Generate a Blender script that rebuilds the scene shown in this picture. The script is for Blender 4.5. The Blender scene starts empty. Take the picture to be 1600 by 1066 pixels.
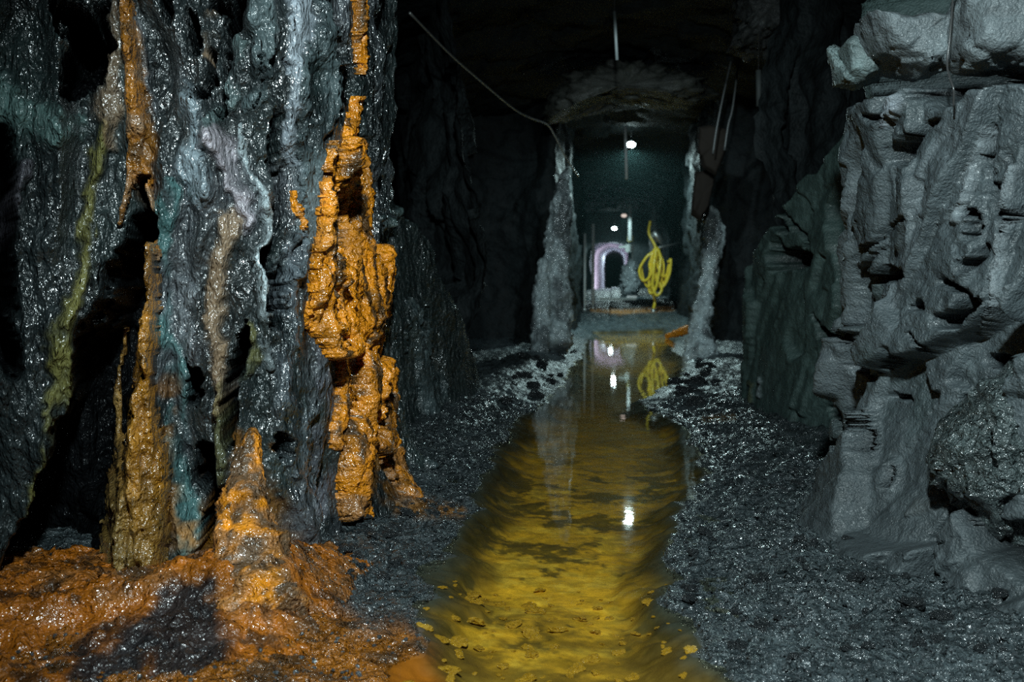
import bpy, bmesh, math, random
import numpy as np
from mathutils import Vector, Matrix
from mathutils.bvhtree import BVHTree

# ------------------------------------------------------------------ scene, camera, light
sc = bpy.context.scene
COL = sc.collection
sc.view_settings.view_transform = 'Standard'
sc.view_settings.look = 'None'
sc.view_settings.gamma = 1.0
sc.view_settings.use_curve_mapping = False
sc.view_settings.exposure = 0.0
try:
    sc.cycles.sample_clamp_indirect = 3.0
    sc.cycles.sample_clamp_direct = 0.0
    sc.cycles.max_bounces = 5
    sc.cycles.use_denoising = False
    sc.cycles.transparent_max_bounces = 12
    sc.cycles.caustics_reflective = False
    sc.cycles.caustics_refractive = False
except Exception:
    pass

W, H = 1600, 1066
FPX = W * 35.0 / 36.0
CAM = np.array([0.0, 0.0, 1.2])
YAW = math.radians(5.69)      # to the left of +Y
PITCH = math.radians(-3.46)   # down
cam_d = bpy.data.cameras.new('camera')
cam_d.lens = 35.0; cam_d.sensor_width = 36.0
cam_d.clip_start = 0.05; cam_d.clip_end = 300
cam_d.dof.use_dof = True; cam_d.dof.focus_distance = 4.6; cam_d.dof.aperture_fstop = 2.6
cam = bpy.data.objects.new('camera', cam_d); COL.objects.link(cam)
cam.location = CAM.tolist()
cam.rotation_euler = (math.pi / 2 + PITCH, 0, YAW)
sc.camera = cam
cp, sp, cy, sy = math.cos(PITCH), math.sin(PITCH), math.cos(YAW), math.sin(YAW)
FWD = np.array([-sy * cp, cy * cp, sp])
RGT = np.array([cy, sy, 0.0])
UPV = np.cross(RGT, FWD)

world = bpy.data.worlds.new('world'); sc.world = world
world.use_nodes = True
world.node_tree.nodes['Background'].inputs[0].default_value = (0.1, 0.35, 0.4, 1)
world.node_tree.nodes['Background'].inputs[1].default_value = 0.004


def light(name, kind, loc, energy, color, target=None, size=0.05, angle=60, blend=0.5):
    d = bpy.data.lights.new(name, kind)
    d.energy = energy; d.color = color
    d.shadow_soft_size = size
    if kind == 'SPOT':
        d.spot_size = math.radians(angle); d.spot_blend = blend
    o = bpy.data.objects.new(name, d); COL.objects.link(o)
    o.location = loc
    if target is not None:
        o.rotation_euler = (Vector(target) - Vector(loc)).to_track_quat('-Z', 'Y').to_euler()
    return o


# the work lamp above and behind the camera that lights the near walls and the stream
light('work_light', 'SPOT', (0.0, 0.3, 2.9), 950, (0.80, 0.98, 1.0), (0.2, 5.0, 0.5), 0.09, 84, 0.6)
# a roof lamp above the frame, thrown down the drift
light('roof_light', 'SPOT', (0.35, 9.5, 4.05), 330, (0.75, 0.95, 1.0), (0.35, 16.5, 1.3), 0.06, 52, 0.6)


def ray(u, v):
    d = FWD + RGT * ((u - 800.0) / FPX) + UPV * ((533.0 - v) / FPX)
    return d


def P(u, v, Y):
    d = ray(u, v)
    return CAM + d * (Y / d[1])


def XatPx(u, Y):
    return Y * math.tan(math.atan((u - 800.0) / FPX) - YAW)


def ground(u, v, z=0.0):
    d = ray(u, v)
    return CAM + d * ((z - CAM[2]) / d[2])


def project(p):
    q = p - CAM
    f = q @ FWD
    f = np.where(f < 0.05, 0.05, f)
    return np.stack([800 + FPX * (q @ RGT) / f, 533 - FPX * (q @ UPV) / f], -1)


# ------------------------------------------------------------------ noise
def h3(ix, iy, iz, seed):
    n = (ix.astype(np.int64) + 4096).astype(np.uint64) * np.uint64(0x9E3779B97F4A7C15)
    n ^= (iy.astype(np.int64) + 8192).astype(np.uint64) * np.uint64(0xC2B2AE3D27D4EB4F)
    n ^= (iz.astype(np.int64) + 2048).astype(np.uint64) * np.uint64(0x165667B19E3779F9)
    n += np.uint64((seed * 0x27D4EB2F165667C5) & 0xFFFFFFFFFFFFFFFF)
    n ^= n >> np.uint64(30); n *= np.uint64(0xBF58476D1CE4E5B9)
    n ^= n >> np.uint64(27); n *= np.uint64(0x94D049BB133111EB)
    n ^= n >> np.uint64(31)
    return (n & np.uint64(0xffffff)).astype(np.float64) / 0xffffff


def vnoise(p, seed=0):
    i = np.floor(p); f = p - i; i = i.astype(np.int64)
    f = f * f * f * (f * (f * 6 - 15) + 10)
    r = 0
    for dx in (0, 1):
        wx = f[:, 0] if dx else 1 - f[:, 0]
        for dy in (0, 1):
            wy = f[:, 1] if dy else 1 - f[:, 1]
            for dz in (0, 1):
                wz = f[:, 2] if dz else 1 - f[:, 2]
                r = r + h3(i[:, 0] + dx, i[:, 1] + dy, i[:, 2] + dz, seed) * wx * wy * wz
    return r * 2 - 1


def fbm(p, oct=4, seed=0, gain=0.5):
    a, s, r = 1.0, 0.0, 0
    q = p.copy()
    for o in range(oct):
        r = r + a * vnoise(q, seed + o * 17); s += a
        a *= gain; q = q * 2.03 + 11.7
    return r / s


def ridged(p, oct=4, seed=0, gain=0.5):
    a, s, r = 1.0, 0.0, 0
    q = p.copy()
    for o in range(oct):
        r = r + a * (1 - 2 * np.abs(vnoise(q, seed + o * 17))); s += a
        a *= gain; q = q * 2.07 + 5.3
    return r / s


def facets(p, seed=0, tilt=0.9):
    """every cell of a jittered lattice is a plane of its own tilt and height"""
    i = np.floor(p).astype(np.int64)
    best = np.full(len(p), 1e9); val = np.zeros(len(p))
    for dx in (-1, 0, 1):
        for dy in (-1, 0, 1):
            for dz in (-1, 0, 1):
                a, b, c = i[:, 0] + dx, i[:, 1] + dy, i[:, 2] + dz
                ox = a + h3(a, b, c, seed + 1) - p[:, 0]
                oy = b + h3(a, b, c, seed + 2) - p[:, 1]
                oz = c + h3(a, b, c, seed + 3) - p[:, 2]
                d = ox * ox + oy * oy + oz * oz
                m = d < best
                v = (h3(a, b, c, seed + 4) - .5) + tilt * ((h3(a, b, c, seed + 5) - .5) * ox + (h3(a, b, c, seed + 6) - .5) * oy + (h3(a, b, c, seed + 7) - .5) * oz)
                val = np.where(m, v, val); best = np.where(m, d, best)
    return val


def sstep(x, a, b):
    t = np.clip((x - a) / (b - a), 0, 1)
    return t * t * (3 - 2 * t)


def stroke(uv, pts, flat=0.0):
    """1 on a polyline of (u, v, halfwidth), falling to 0 at its edge"""
    out = np.zeros(len(uv))
    pts = np.array(pts, float)
    for a, b in zip(pts[:-1], pts[1:]):
        mw = max(a[2], b[2])
        lo = np.minimum(a[:2], b[:2]) - mw; hi = np.maximum(a[:2], b[:2]) + mw
        m = np.where((uv[:, 0] > lo[0]) & (uv[:, 0] < hi[0]) & (uv[:, 1] > lo[1]) & (uv[:, 1] < hi[1]))[0]
        if not len(m):
            continue
        q = uv[m]; ab = b[:2] - a[:2]
        t = np.clip(((q - a[:2]) @ ab) / max(ab @ ab, 1e-6), 0, 1)
        d = np.linalg.norm(q - a[:2] - t[:, None] * ab, axis=1) / np.maximum(a[2] + (b[2] - a[2]) * t, .1)
        v = np.clip(1 - d, 0, 1) / max(1 - flat, 1e-3)
        v = np.clip(v, 0, 1)
        out[m] = np.maximum(out[m], v * v * (3 - 2 * v))
    return out


def poly_sd(q, poly):
    """signed distance to a closed polygon, negative inside"""
    poly = np.array(poly, float); n = len(poly)
    d = np.full(len(q), 1e9); inside = np.zeros(len(q), bool)
    for k in range(n):
        a, b = poly[k], poly[(k + 1) % n]
        ab = b - a
        t = np.clip(((q - a) @ ab) / max(ab @ ab, 1e-9), 0, 1)
        d = np.minimum(d, np.linalg.norm(q - a - t[:, None] * ab, axis=1))
        c = ((a[1] > q[:, 1]) != (b[1] > q[:, 1]))
        with np.errstate(divide='ignore', invalid='ignore'):
            xx = (b[0] - a[0]) * (q[:, 1] - a[1]) / (b[1] - a[1]) + a[0]
        inside ^= c & (q[:, 0] < xx)
    return np.where(inside, -d, d)


# ------------------------------------------------------------------ mesh helpers
def tagit(o, label=None, cat=None, group=None, kind=None):
    if label: o['label'] = label
    if cat: o['category'] = cat
    if group: o['group'] = group
    if kind: o['kind'] = kind
    return o


def mesh_np(name, V, F, mat=None, smooth=True, tint=None, parent=None):
    me = bpy.data.meshes.new(name)
    V = np.asarray(V, np.float32)
    F = np.asarray(F, np.int32)
    k = F.shape[1]
    me.vertices.add(len(V)); me.vertices.foreach_set('co', V.ravel())
    me.loops.add(F.size); me.loops.foreach_set('vertex_index', F.ravel())
    me.polygons.add(len(F))
    me.polygons.foreach_set('loop_start', np.arange(0, F.size, k, dtype=np.int32))
    try:
        me.polygons.foreach_set('loop_total', np.full(len(F), k, np.int32))
    except Exception:
        pass
    me.polygons.foreach_set('use_smooth', np.full(len(F), smooth, bool))
    me.update(calc_edges=True)
    if tint is not None:
        at = me.attributes.new('tint', 'FLOAT_COLOR', 'POINT')
        t = np.ones((len(V), 4), np.float32); t[:, :tint.shape[1]] = tint
        at.data.foreach_set('color', t.ravel())
    if mat: me.materials.append(mat)
    o = bpy.data.objects.new(name, me); COL.objects.link(o)
    if parent: o.parent = parent
    return o


def gridF(nu, nv, flip=False):
    i = np.arange(nu - 1)[:, None] * nv + np.arange(nv - 1)[None, :]
    q = np.stack([i, i + nv, i + nv + 1, i + 1], -1).reshape(-1, 4)
    return q[:, ::-1].copy() if flip else q


def tube_arrays(pts, radii, n=10, cap=True):
    pts = np.array(pts, float); m = len(pts)
    radii = np.broadcast_to(np.asarray(radii, float), (m,))
    V = []; T = np.gradient(pts, axis=0)
    T /= np.linalg.norm(T, axis=1)[:, None] + 1e-12
    ref = np.array([0, 0, 1.0]) if abs(T[0, 2]) < .9 else np.array([1.0, 0, 0])
    a = np.cross(T[0], ref); a /= np.linalg.norm(a)
    ang = np.arange(n) * 2 * math.pi / n
    for k in range(m):
        a = a - T[k] * (a @ T[k]); a /= np.linalg.norm(a) + 1e-12
        b = np.cross(T[k], a)
        V.append(pts[k] + radii[k] * (np.cos(ang)[:, None] * a + np.sin(ang)[:, None] * b))
    V = np.concatenate(V)
    F = []
    for k in range(m - 1):
        for j in range(n):
            j2 = (j + 1) % n
            F.append((k * n + j, k * n + j2, (k + 1) * n + j2, (k + 1) * n + j))
    if cap:
        c0 = len(V); V = np.vstack([V, pts[0], pts[-1]])
        for j in range(n):
            j2 = (j + 1) % n
            F.append((c0, j2, j, j)); F.append((c0 + 1, (m - 1) * n + j, (m - 1) * n + j2, (m - 1) * n + j2))
    return V, F


def clean(o):
    """drop the doubled corner of cap triangles"""
    bm = bmesh.new(); bm.from_mesh(o.data)
    bmesh.ops.recalc_face_normals(bm, faces=bm.faces)
    bm.to_mesh(o.data); bm.free()
    return o


def py_mesh(name, V, F, mat, parent=None, smooth=True):
    me = bpy.data.meshes.new(name)
    FF = []
    for f in F:
        g = []
        for x in f:
            if x not in g: g.append(int(x))
        if len(g) > 2: FF.append(g)
    me.from_pydata([tuple(map(float, v)) for v in V], [], FF)
    for p in me.polygons: p.use_smooth = smooth
    if mat: me.materials.append(mat)
    o = bpy.data.objects.new(name, me); COL.objects.link(o)
    if parent: o.parent = parent
    return clean(o)


def tube(name, pts, r, mat, n=10, parent=None):
    V, F = tube_arrays(pts, r, n)
    return py_mesh(name, V, F, mat, parent)


def box_arrays(c, s, rot=None):
    c = np.array(c, float); s = np.array(s, float) / 2
    V = np.array([(x, y, z) for x in (-1, 1) for y in (-1, 1) for z in (-1, 1)], float) * s
    if rot is not None: V = V @ np.array(rot).T
    V = V + c
    F = [(0, 1, 3, 2), (4, 6, 7, 5), (0, 4, 5, 1), (2, 3, 7, 6), (0, 2, 6, 4), (1, 5, 7, 3)]
    return V, F


def boxobj(name, c, s, mat, parent=None, rot=None, bevel=0.0):
    V, F = box_arrays(c, s, rot)
    o = py_mesh(name, V, F, mat, parent, smooth=False)
    if bevel:
        bm = bmesh.new(); bm.from_mesh(o.data)
        bmesh.ops.bevel(bm, geom=bm.edges[:], offset=bevel, segments=2, affect='EDGES')
        bm.to_mesh(o.data); bm.free()
    return o


def empty(name, loc):
    o = bpy.data.objects.new(name, None); COL.objects.link(o)
    o.location = [float(x) for x in loc]; o.empty_display_size = .1
    return o


def reparent(o, root):
    o.parent = root
    o.matrix_parent_inverse = Matrix.Translation(-Vector(root.location))
    return o


# ------------------------------------------------------------------ materials
def new_mat(name):
    m = bpy.data.materials.new(name); m.use_nodes = True
    nt = m.node_tree; b = nt.nodes['Principled BSDF']
    return m, nt, b


def N(nt, t, **k):
    n = nt.nodes.new(t)
    for a, v in k.items():
        if a in n.inputs.keys(): n.inputs[a].default_value = v
        else: setattr(n, a, v)
    return n


def rock_mat(name, base=None, rough=(0.15, 0.4), b1=(60, 0.5, 0.01), b2=(180, 0.35, 0.004), coat=0.5, spec=0.5, var=0.5,
             stretch=(1, 1, 1), metal=0.0, b3=None, coatrough=0.12):
    m, nt, b = new_mat(name); L = nt.links
    tc = N(nt, 'ShaderNodeTexCoord')
    mp = N(nt, 'ShaderNodeMapping'); mp.inputs['Scale'].default_value = stretch
    L.new(tc.outputs['Object'], mp.inputs['Vector'])
    n1 = N(nt, 'ShaderNodeTexNoise', Scale=b1[0], Detail=3.0, Roughness=0.6)
    n2 = N(nt, 'ShaderNodeTexNoise', Scale=b2[0], Detail=2.0, Roughness=0.6)
    n3 = N(nt, 'ShaderNodeTexNoise', Scale=7.0, Detail=6.0, Roughness=0.65)
    for n in (n1, n2, n3): L.new(mp.outputs[0], n.inputs['Vector'])
    bu1 = N(nt, 'ShaderNodeBump', Strength=b1[1], Distance=b1[2])
    bu2 = N(nt, 'ShaderNodeBump', Strength=b2[1], Distance=b2[2])
    L.new(n1.outputs[0], bu1.inputs['Height']); L.new(n2.outputs[0], bu2.inputs['Height'])
    if b3:
        n4 = N(nt, 'ShaderNodeTexVoronoi', Scale=b3[0]); L.new(mp.outputs[0], n4.inputs['Vector'])
        bu3 = N(nt, 'ShaderNodeBump', Strength=b3[1], Distance=b3[2]); L.new(n4.outputs['Distance'], bu3.inputs['Height'])
        L.new(bu3.outputs[0], bu1.inputs['Normal'])
    L.new(bu1.outputs[0], bu2.inputs['Normal']); L.new(bu2.outputs[0], b.inputs['Normal'])
    L.new(bu1.outputs[0], b.inputs['Coat Normal'])
    mr = N(nt, 'ShaderNodeMapRange'); mr.inputs[1].default_value = .3; mr.inputs[2].default_value = .7
    mr.inputs[3].default_value = rough[0]; mr.inputs[4].default_value = rough[1]
    L.new(n3.outputs[0], mr.inputs[0]); L.new(mr.outputs[0], b.inputs['Roughness'])
    mv = N(nt, 'ShaderNodeMapRange'); mv.inputs[1].default_value = .3; mv.inputs[2].default_value = .7
    mv.inputs[3].default_value = 1 - var; mv.inputs[4].default_value = 1 + var
    L.new(n3.outputs[0], mv.inputs[0])
    mx = N(nt, 'ShaderNodeVectorMath', operation='MULTIPLY')
    if base is None:
        at = N(nt, 'ShaderNodeAttribute', attribute_name='tint'); L.new(at.outputs['Color'], mx.inputs[0])
    else:
        mx.inputs[0].default_value = base
    L.new(mv.outputs[0], mx.inputs[1]); L.new(mx.outputs[0], b.inputs['Base Color'])
    n5 = N(nt, 'ShaderNodeTexNoise', Scale=3.2, Detail=4.0, Roughness=0.6); L.new(mp.outputs[0], n5.inputs['Vector'])
    wet = N(nt, 'ShaderNodeMapRange'); wet.inputs[1].default_value = .38; wet.inputs[2].default_value = .6
    wet.inputs[3].default_value = coat * .15; wet.inputs[4].default_value = coat
    L.new(n5.outputs[0], wet.inputs[0])
    if base is None:      # the tint's alpha scales wet gloss, cut in the voids to keep them black
        aw = N(nt, 'ShaderNodeAttribute', attribute_name='tint')
        mw = N(nt, 'ShaderNodeMath', operation='MULTIPLY'); L.new(wet.outputs[0], mw.inputs[0]); L.new(aw.outputs['Alpha'], mw.inputs[1])
        L.new(mw.outputs[0], b.inputs['Coat Weight'])
        ms = N(nt, 'ShaderNodeMath', operation='MULTIPLY'); ms.inputs[1].default_value = spec; L.new(aw.outputs['Alpha'], ms.inputs[0])
        L.new(ms.outputs[0], b.inputs['Specular IOR Level'])
    else:
        L.new(wet.outputs[0], b.inputs['Coat Weight'])
    b.inputs['Coat Roughness'].default_value = coatrough
    b.inputs['Specular IOR Level'].default_value = spec; b.inputs['Coat IOR'].default_value = 1.5 + .35 * min(coat, 1); b.inputs['Metallic'].default_value = metal
    return m


M_LEFT = rock_mat('wet_black_rock', rough=(.22, .5), b1=(18, 1.0, 0.05), b2=(48, 1.0, 0.02), coat=1.0, var=.5, stretch=(1, 1, .5), coatrough=.13)
M_RIGHT = rock_mat('grey_slate_rock', rough=(.34, .6), b1=(24, 0.6, 0.02), b2=(90, 0.9, 0.010), coat=0.18, var=.35, coatrough=.2)
M_FLOOR = rock_mat('wet_rubble_floor', rough=(.16, .4), b1=(28, 1.0, 0.04), b2=(75, 1.0, 0.016), coat=0.9, var=.5, b3=(22, .8, .04), coatrough=.13)
M_OCHRE = rock_mat('wet_orange_ochre', rough=(.2, .45), b1=(18, 1.0, 0.04), b2=(55, 1.0, 0.016), coat=1.0, var=.45, coatrough=.13)
M_FLOOR_FAR = rock_mat('wet_rubble_far', rough=(.38, .55), b1=(8, 1.0, 0.07), b2=(20, .8, 0.03), coat=.35, var=.5, coatrough=.3)
M_BED = rock_mat('silt_stream_bed', rough=(.6, .8), b1=(9, .5, 0.02), b2=(40, .4, 0.006), coat=0, var=.3, spec=.2)
M_STONE = rock_mat('wet_dark_stone', (.045, .055, .06), rough=(.18, .4), b1=(40, .6, .01), b2=(160, .8, .006), coat=.8, coatrough=.13)
M_STONE_O = rock_mat('ochre_coated_stone', (.44, .25, .018), rough=(.2, .45), b1=(40, .4, .01), b2=(160, .3, .003), coat=.3)
M_FAR = rock_mat('dark_far_rock', (.022, .028, .03), rough=(.55, .8), b1=(9, .7, .06), b2=(40, .5, .02), coat=.0, spec=.25)
M_PALE = rock_mat('pale_wet_rock', (.30, .34, .36), rough=(.2, .45), b1=(7, .7, .06), b2=(30, .5, .02), coat=.6)
M_SHOT = rock_mat('whitewashed_lining', (.66, .62, .70), rough=(.4, .6), b1=(3, .6, .1), b2=(12, .4, .04), coat=.1, var=.3)


def plain(name, col, rough=.5, metal=0, emit=None, es=0):
    m, nt, b = new_mat(name); L = nt.links
    tc = N(nt, 'ShaderNodeTexCoord'); n = N(nt, 'ShaderNodeTexNoise', Scale=9.0, Detail=4.0); L.new(tc.outputs['Object'], n.inputs['Vector'])
    mv = N(nt, 'ShaderNodeMapRange'); mv.inputs[3].default_value = .7; mv.inputs[4].default_value = 1.25
    L.new(n.outputs[0], mv.inputs[0])
    mx = N(nt, 'ShaderNodeVectorMath', operation='MULTIPLY'); mx.inputs[0].default_value = col
    L.new(mv.outputs[0], mx.inputs[1]); L.new(mx.outputs[0], b.inputs['Base Color'])
    b.inputs['Roughness'].default_value = rough; b.inputs['Metallic'].default_value = metal
    if emit:
        b.inputs['Emission Color'].default_value = (*emit, 1); b.inputs['Emission Strength'].default_value = es
    return m


M_TUBE = plain('grey_plastic_tube', (.75, .8, .8), .4)
M_TUBE_DIM = plain('dimmed_tube', (.10, .115, .115), .6)  # shaded copy of the tube plastic, darkened where the roof lamp overlights it
M_METAL = plain('galvanised_metal', (.6, .62, .62), .35, .8)
M_CABLE = plain('black_cable', (.05, .05, .05), .25)
M_CABLE2 = plain('dull_grey_cable', (.12, .13, .13), .35)
M_HOSE = plain('yellow_hose', (.9, .66, .05), .25)
M_WOOD = plain('damp_brown_timber', (.014, .009, .005), .85)
M_BULB = plain('lit_lamp_glass', (.8, .9, .9), .3, 0, (.72, 1.0, 1.0), 28)
M_DIM = plain('dim_lamp_glass', (.8, .7, .6), .3, 0, (1, .85, .75), .7)
M_WHITE = plain('white_painted_metal', (.75, .85, .82), .4)
M_YPAINT = plain('yellow_painted_metal', (.8, .7, .12), .4)

# water: a clear, faintly amber film with mirror reflections
M_WATER, nt, b = new_mat('stream_water'); L = nt.links
nt.nodes.remove(b)
out = nt.nodes['Material Output']
tr = N(nt, 'ShaderNodeBsdfTransparent'); tr.inputs[0].default_value = (.97, .94, .80, 1)
gl = N(nt, 'ShaderNodeBsdfGlossy', Roughness=0.02); gl.inputs['Color'].default_value = (1, 1, 1, 1)
fr = N(nt, 'ShaderNodeFresnel', IOR=1.33)
mix = N(nt, 'ShaderNodeMixShader')
tc = N(nt, 'ShaderNodeTexCoord'); mp = N(nt, 'ShaderNodeMapping'); mp.inputs['Scale'].default_value = (1.0, 1.0, 1.0)
L.new(tc.outputs['Object'], mp.inputs[0])
nz = N(nt, 'ShaderNodeTexNoise', Scale=5.0, Detail=2.0); L.new(mp.outputs[0], nz.inputs['Vector'])
bp = N(nt, 'ShaderNodeBump', Strength=.12, Distance=.006); L.new(nz.outputs[0], bp.inputs['Height'])
L.new(bp.outputs[0], gl.inputs['Normal']); L.new(bp.outputs[0], fr.inputs['Normal'])
gm = N(nt, 'ShaderNodeNewGeometry'); io = N(nt, 'ShaderNodeMapRange'); io.inputs[3].default_value = 1.33; io.inputs[4].default_value = 1 / 1.33
L.new(gm.outputs['Backfacing'], io.inputs[0]); L.new(io.outputs[0], fr.inputs['IOR'])   # the same film reflectance from below
L.new(fr.outputs[0], mix.inputs[0]); L.new(tr.outputs[0], mix.inputs[1]); L.new(gl.outputs[0], mix.inputs[2])
L.new(mix.outputs[0], out.inputs[0])

# colours of minerals (albedo)
BLACK = (.028, .038, .040); TEAL = (.055, .095, .092); SILVER = (.24, .26, .29); OLIVE = (.13, .12, .035)
TAN = (.30, .20, .12); RUST = (.38, .15, .012); ORANGE = (.86, .29, .010); BROWN = (.10, .05, .015); PALE = (.34, .40, .42)


def lerpc(col, c, w):
    return col * (1 - w[:, None]) + np.array(c) * w[:, None]


# ------------------------------------------------------------------ walls
def blur2(D, nu, nv, k):
    A = D.reshape(nu, nv)
    ker = np.hanning(k + 2)[1:-1]; ker /= ker.sum()
    for ax in (0, 1):
        pad = [(k // 2, k // 2) if a == ax else (0, 0) for a in (0, 1)]
        Q = np.pad(A, pad, mode='edge'); R = 0
        for i in range(k):
            R = R + ker[i] * (Q[i:i + A.shape[0], :] if ax == 0 else Q[:, i:i + A.shape[1]])
        A = R
    return A.ravel()


def plan_curve(pl, k, ymin=3.0):
    pts = np.array([(XatPx(u, Y), Y) for u, Y in pl])
    for _ in range(2):   # Chaikin corner cutting
        q = [pts[0]]
        for a, b in zip(pts[:-1], pts[1:]):
            q += [a * .75 + b * .25, a * .25 + b * .75]
        q.append(pts[-1]); pts = np.array(q)
    out = [pts[0]]
    seg = 0; pos = pts[0].copy()
    # march with spacing proportional to distance
    d = np.r_[0, np.cumsum(np.linalg.norm(np.diff(pts, axis=0), axis=1))]
    s = 0.0; S = []
    while s < d[-1]:
        S.append(s)
        Y = np.interp(s, d, pts[:, 1]); s += k * max(Y, ymin)
    S.append(d[-1]); S = np.array(S)
    return np.stack([np.interp(S, d, pts[:, 0]), np.interp(S, d, pts[:, 1])], -1), S


def smooth1(a, n):
    ker = np.hanning(n + 2)[1:-1]; ker /= ker.sum()
    p = np.concatenate([np.repeat(a[:1], n // 2, 0), a, np.repeat(a[-1:], n - 1 - n // 2, 0)])
    return np.stack([np.convolve(p[:, j], ker, 'valid') for j in range(a.shape[1])], -1)


def wall_grid(pl, k, zs, side, sm=41):
    c, S = plan_curve(pl, k)
    t = np.gradient(c, axis=0); t /= np.linalg.norm(t, axis=1)[:, None]
    n = np.stack([t[:, 1], -t[:, 0]], -1) * (1 if side == 'L' else -1)
    n = smooth1(n, sm if len(n) > sm * 2 else 5); n /= np.linalg.norm(n, axis=1)[:, None]
    nu, nv = len(c), len(zs)
    B = np.zeros((nu, nv, 3)); B[..., 0] = c[:, None, 0]; B[..., 1] = c[:, None, 1]; B[..., 2] = zs[None, :]
    NN = np.zeros((nu, nv, 3)); NN[..., 0] = n[:, None, 0]; NN[..., 1] = n[:, None, 1]
    SS = np.repeat(S[:, None], nv, 1)
    return B.reshape(-1, 3), NN.reshape(-1, 3), SS.ravel(), nu, nv


zs_near = np.concatenate([np.arange(-.25, 2.75, .0075), np.arange(2.76, 4.7, .04)])

# ---- left, near
PL_L = [(-420, 3.2), (-200, 3.35), (0, 3.6), (150, 3.8), (300, 3.9), (430, 3.97), (480, 4.15), (530, 4.8), (575, 5.5), (592, 6.1), (580, 6.8), (575, 7.3),
        (610, 7.8), (670, 8.5), (720, 9.3), (738, 10.0), (700, 11.0)]
B_, N_, S_, nu, nv = wall_grid(PL_L, .0019, zs_near, 'L')
z = B_[:, 2]; Y_ = B_[:, 1]
q = np.stack([S_ * 3.2 + .5 * fbm(B_ * 1.3, 2, 5), z * .55, S_ * 0], -1)
D = .16 * ridged(q, 4, 3, .55)
q2 = np.stack([S_ * 11, z * 1.6, S_ * 0 + 4], -1)
D += .035 * ridged(q2, 3, 9)
D += .05 * fbm(B_ * np.array([5, 5, 3.]), 4, 21)
D += .03 * facets(B_ * np.array([6, 6, 3.5]), 33, 1.0)
D = blur2(D, nu, nv, 7)
D += .018 * fbm(B_ * np.array([26, 26, 14.]), 3, 41)
flare = np.exp(-np.maximum(z, 0) / .28)
D += .22 * flare * sstep(Y_, 4.2, 5.4)
# the second, farther stretch of the wall is smoother and lower, with a dark hollow above it
m2 = sstep(Y_, 6.9, 7.6)
D = D * (1 - .45 * m2)
top = np.interp(Y_, [7.0, 7.6, 8.2, 9.0, 9.8, 10.5], [3.2, 2.1, 1.65, .95, .4, .3]) + .12 * fbm(B_ * 3, 3, 77)
D -= m2 * 1.1 * (1 - np.exp(-np.maximum(z - top, 0) / .35))
uv = project(B_ + N_ * D[:, None])
wob = np.stack([fbm(B_ * np.array([7, 7, 4.]), 5, 51, .65), fbm(B_ * 7, 5, 52, .65)], -1) * np.array([34, 44])
uvw = uv + wob
col = np.tile(np.array(BLACK), (len(B_), 1))
patch = sstep(fbm(B_ * np.array([4, 4, 2.]), 4, 61), .0, .5)
near = 1 - sstep(uv[:, 0], 600, 680)
col = lerpc(col, SILVER, patch * .55 * near * sstep(uv[:, 0], 180, 260))
col = lerpc(col, TEAL, sstep(fbm(B_ * np.array([3, 3, 1.5]), 3, 67), .0, .5) * .5)
col = lerpc(col, (.05, .075, .075), sstep(uv[:, 0], 590, 640))
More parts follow.
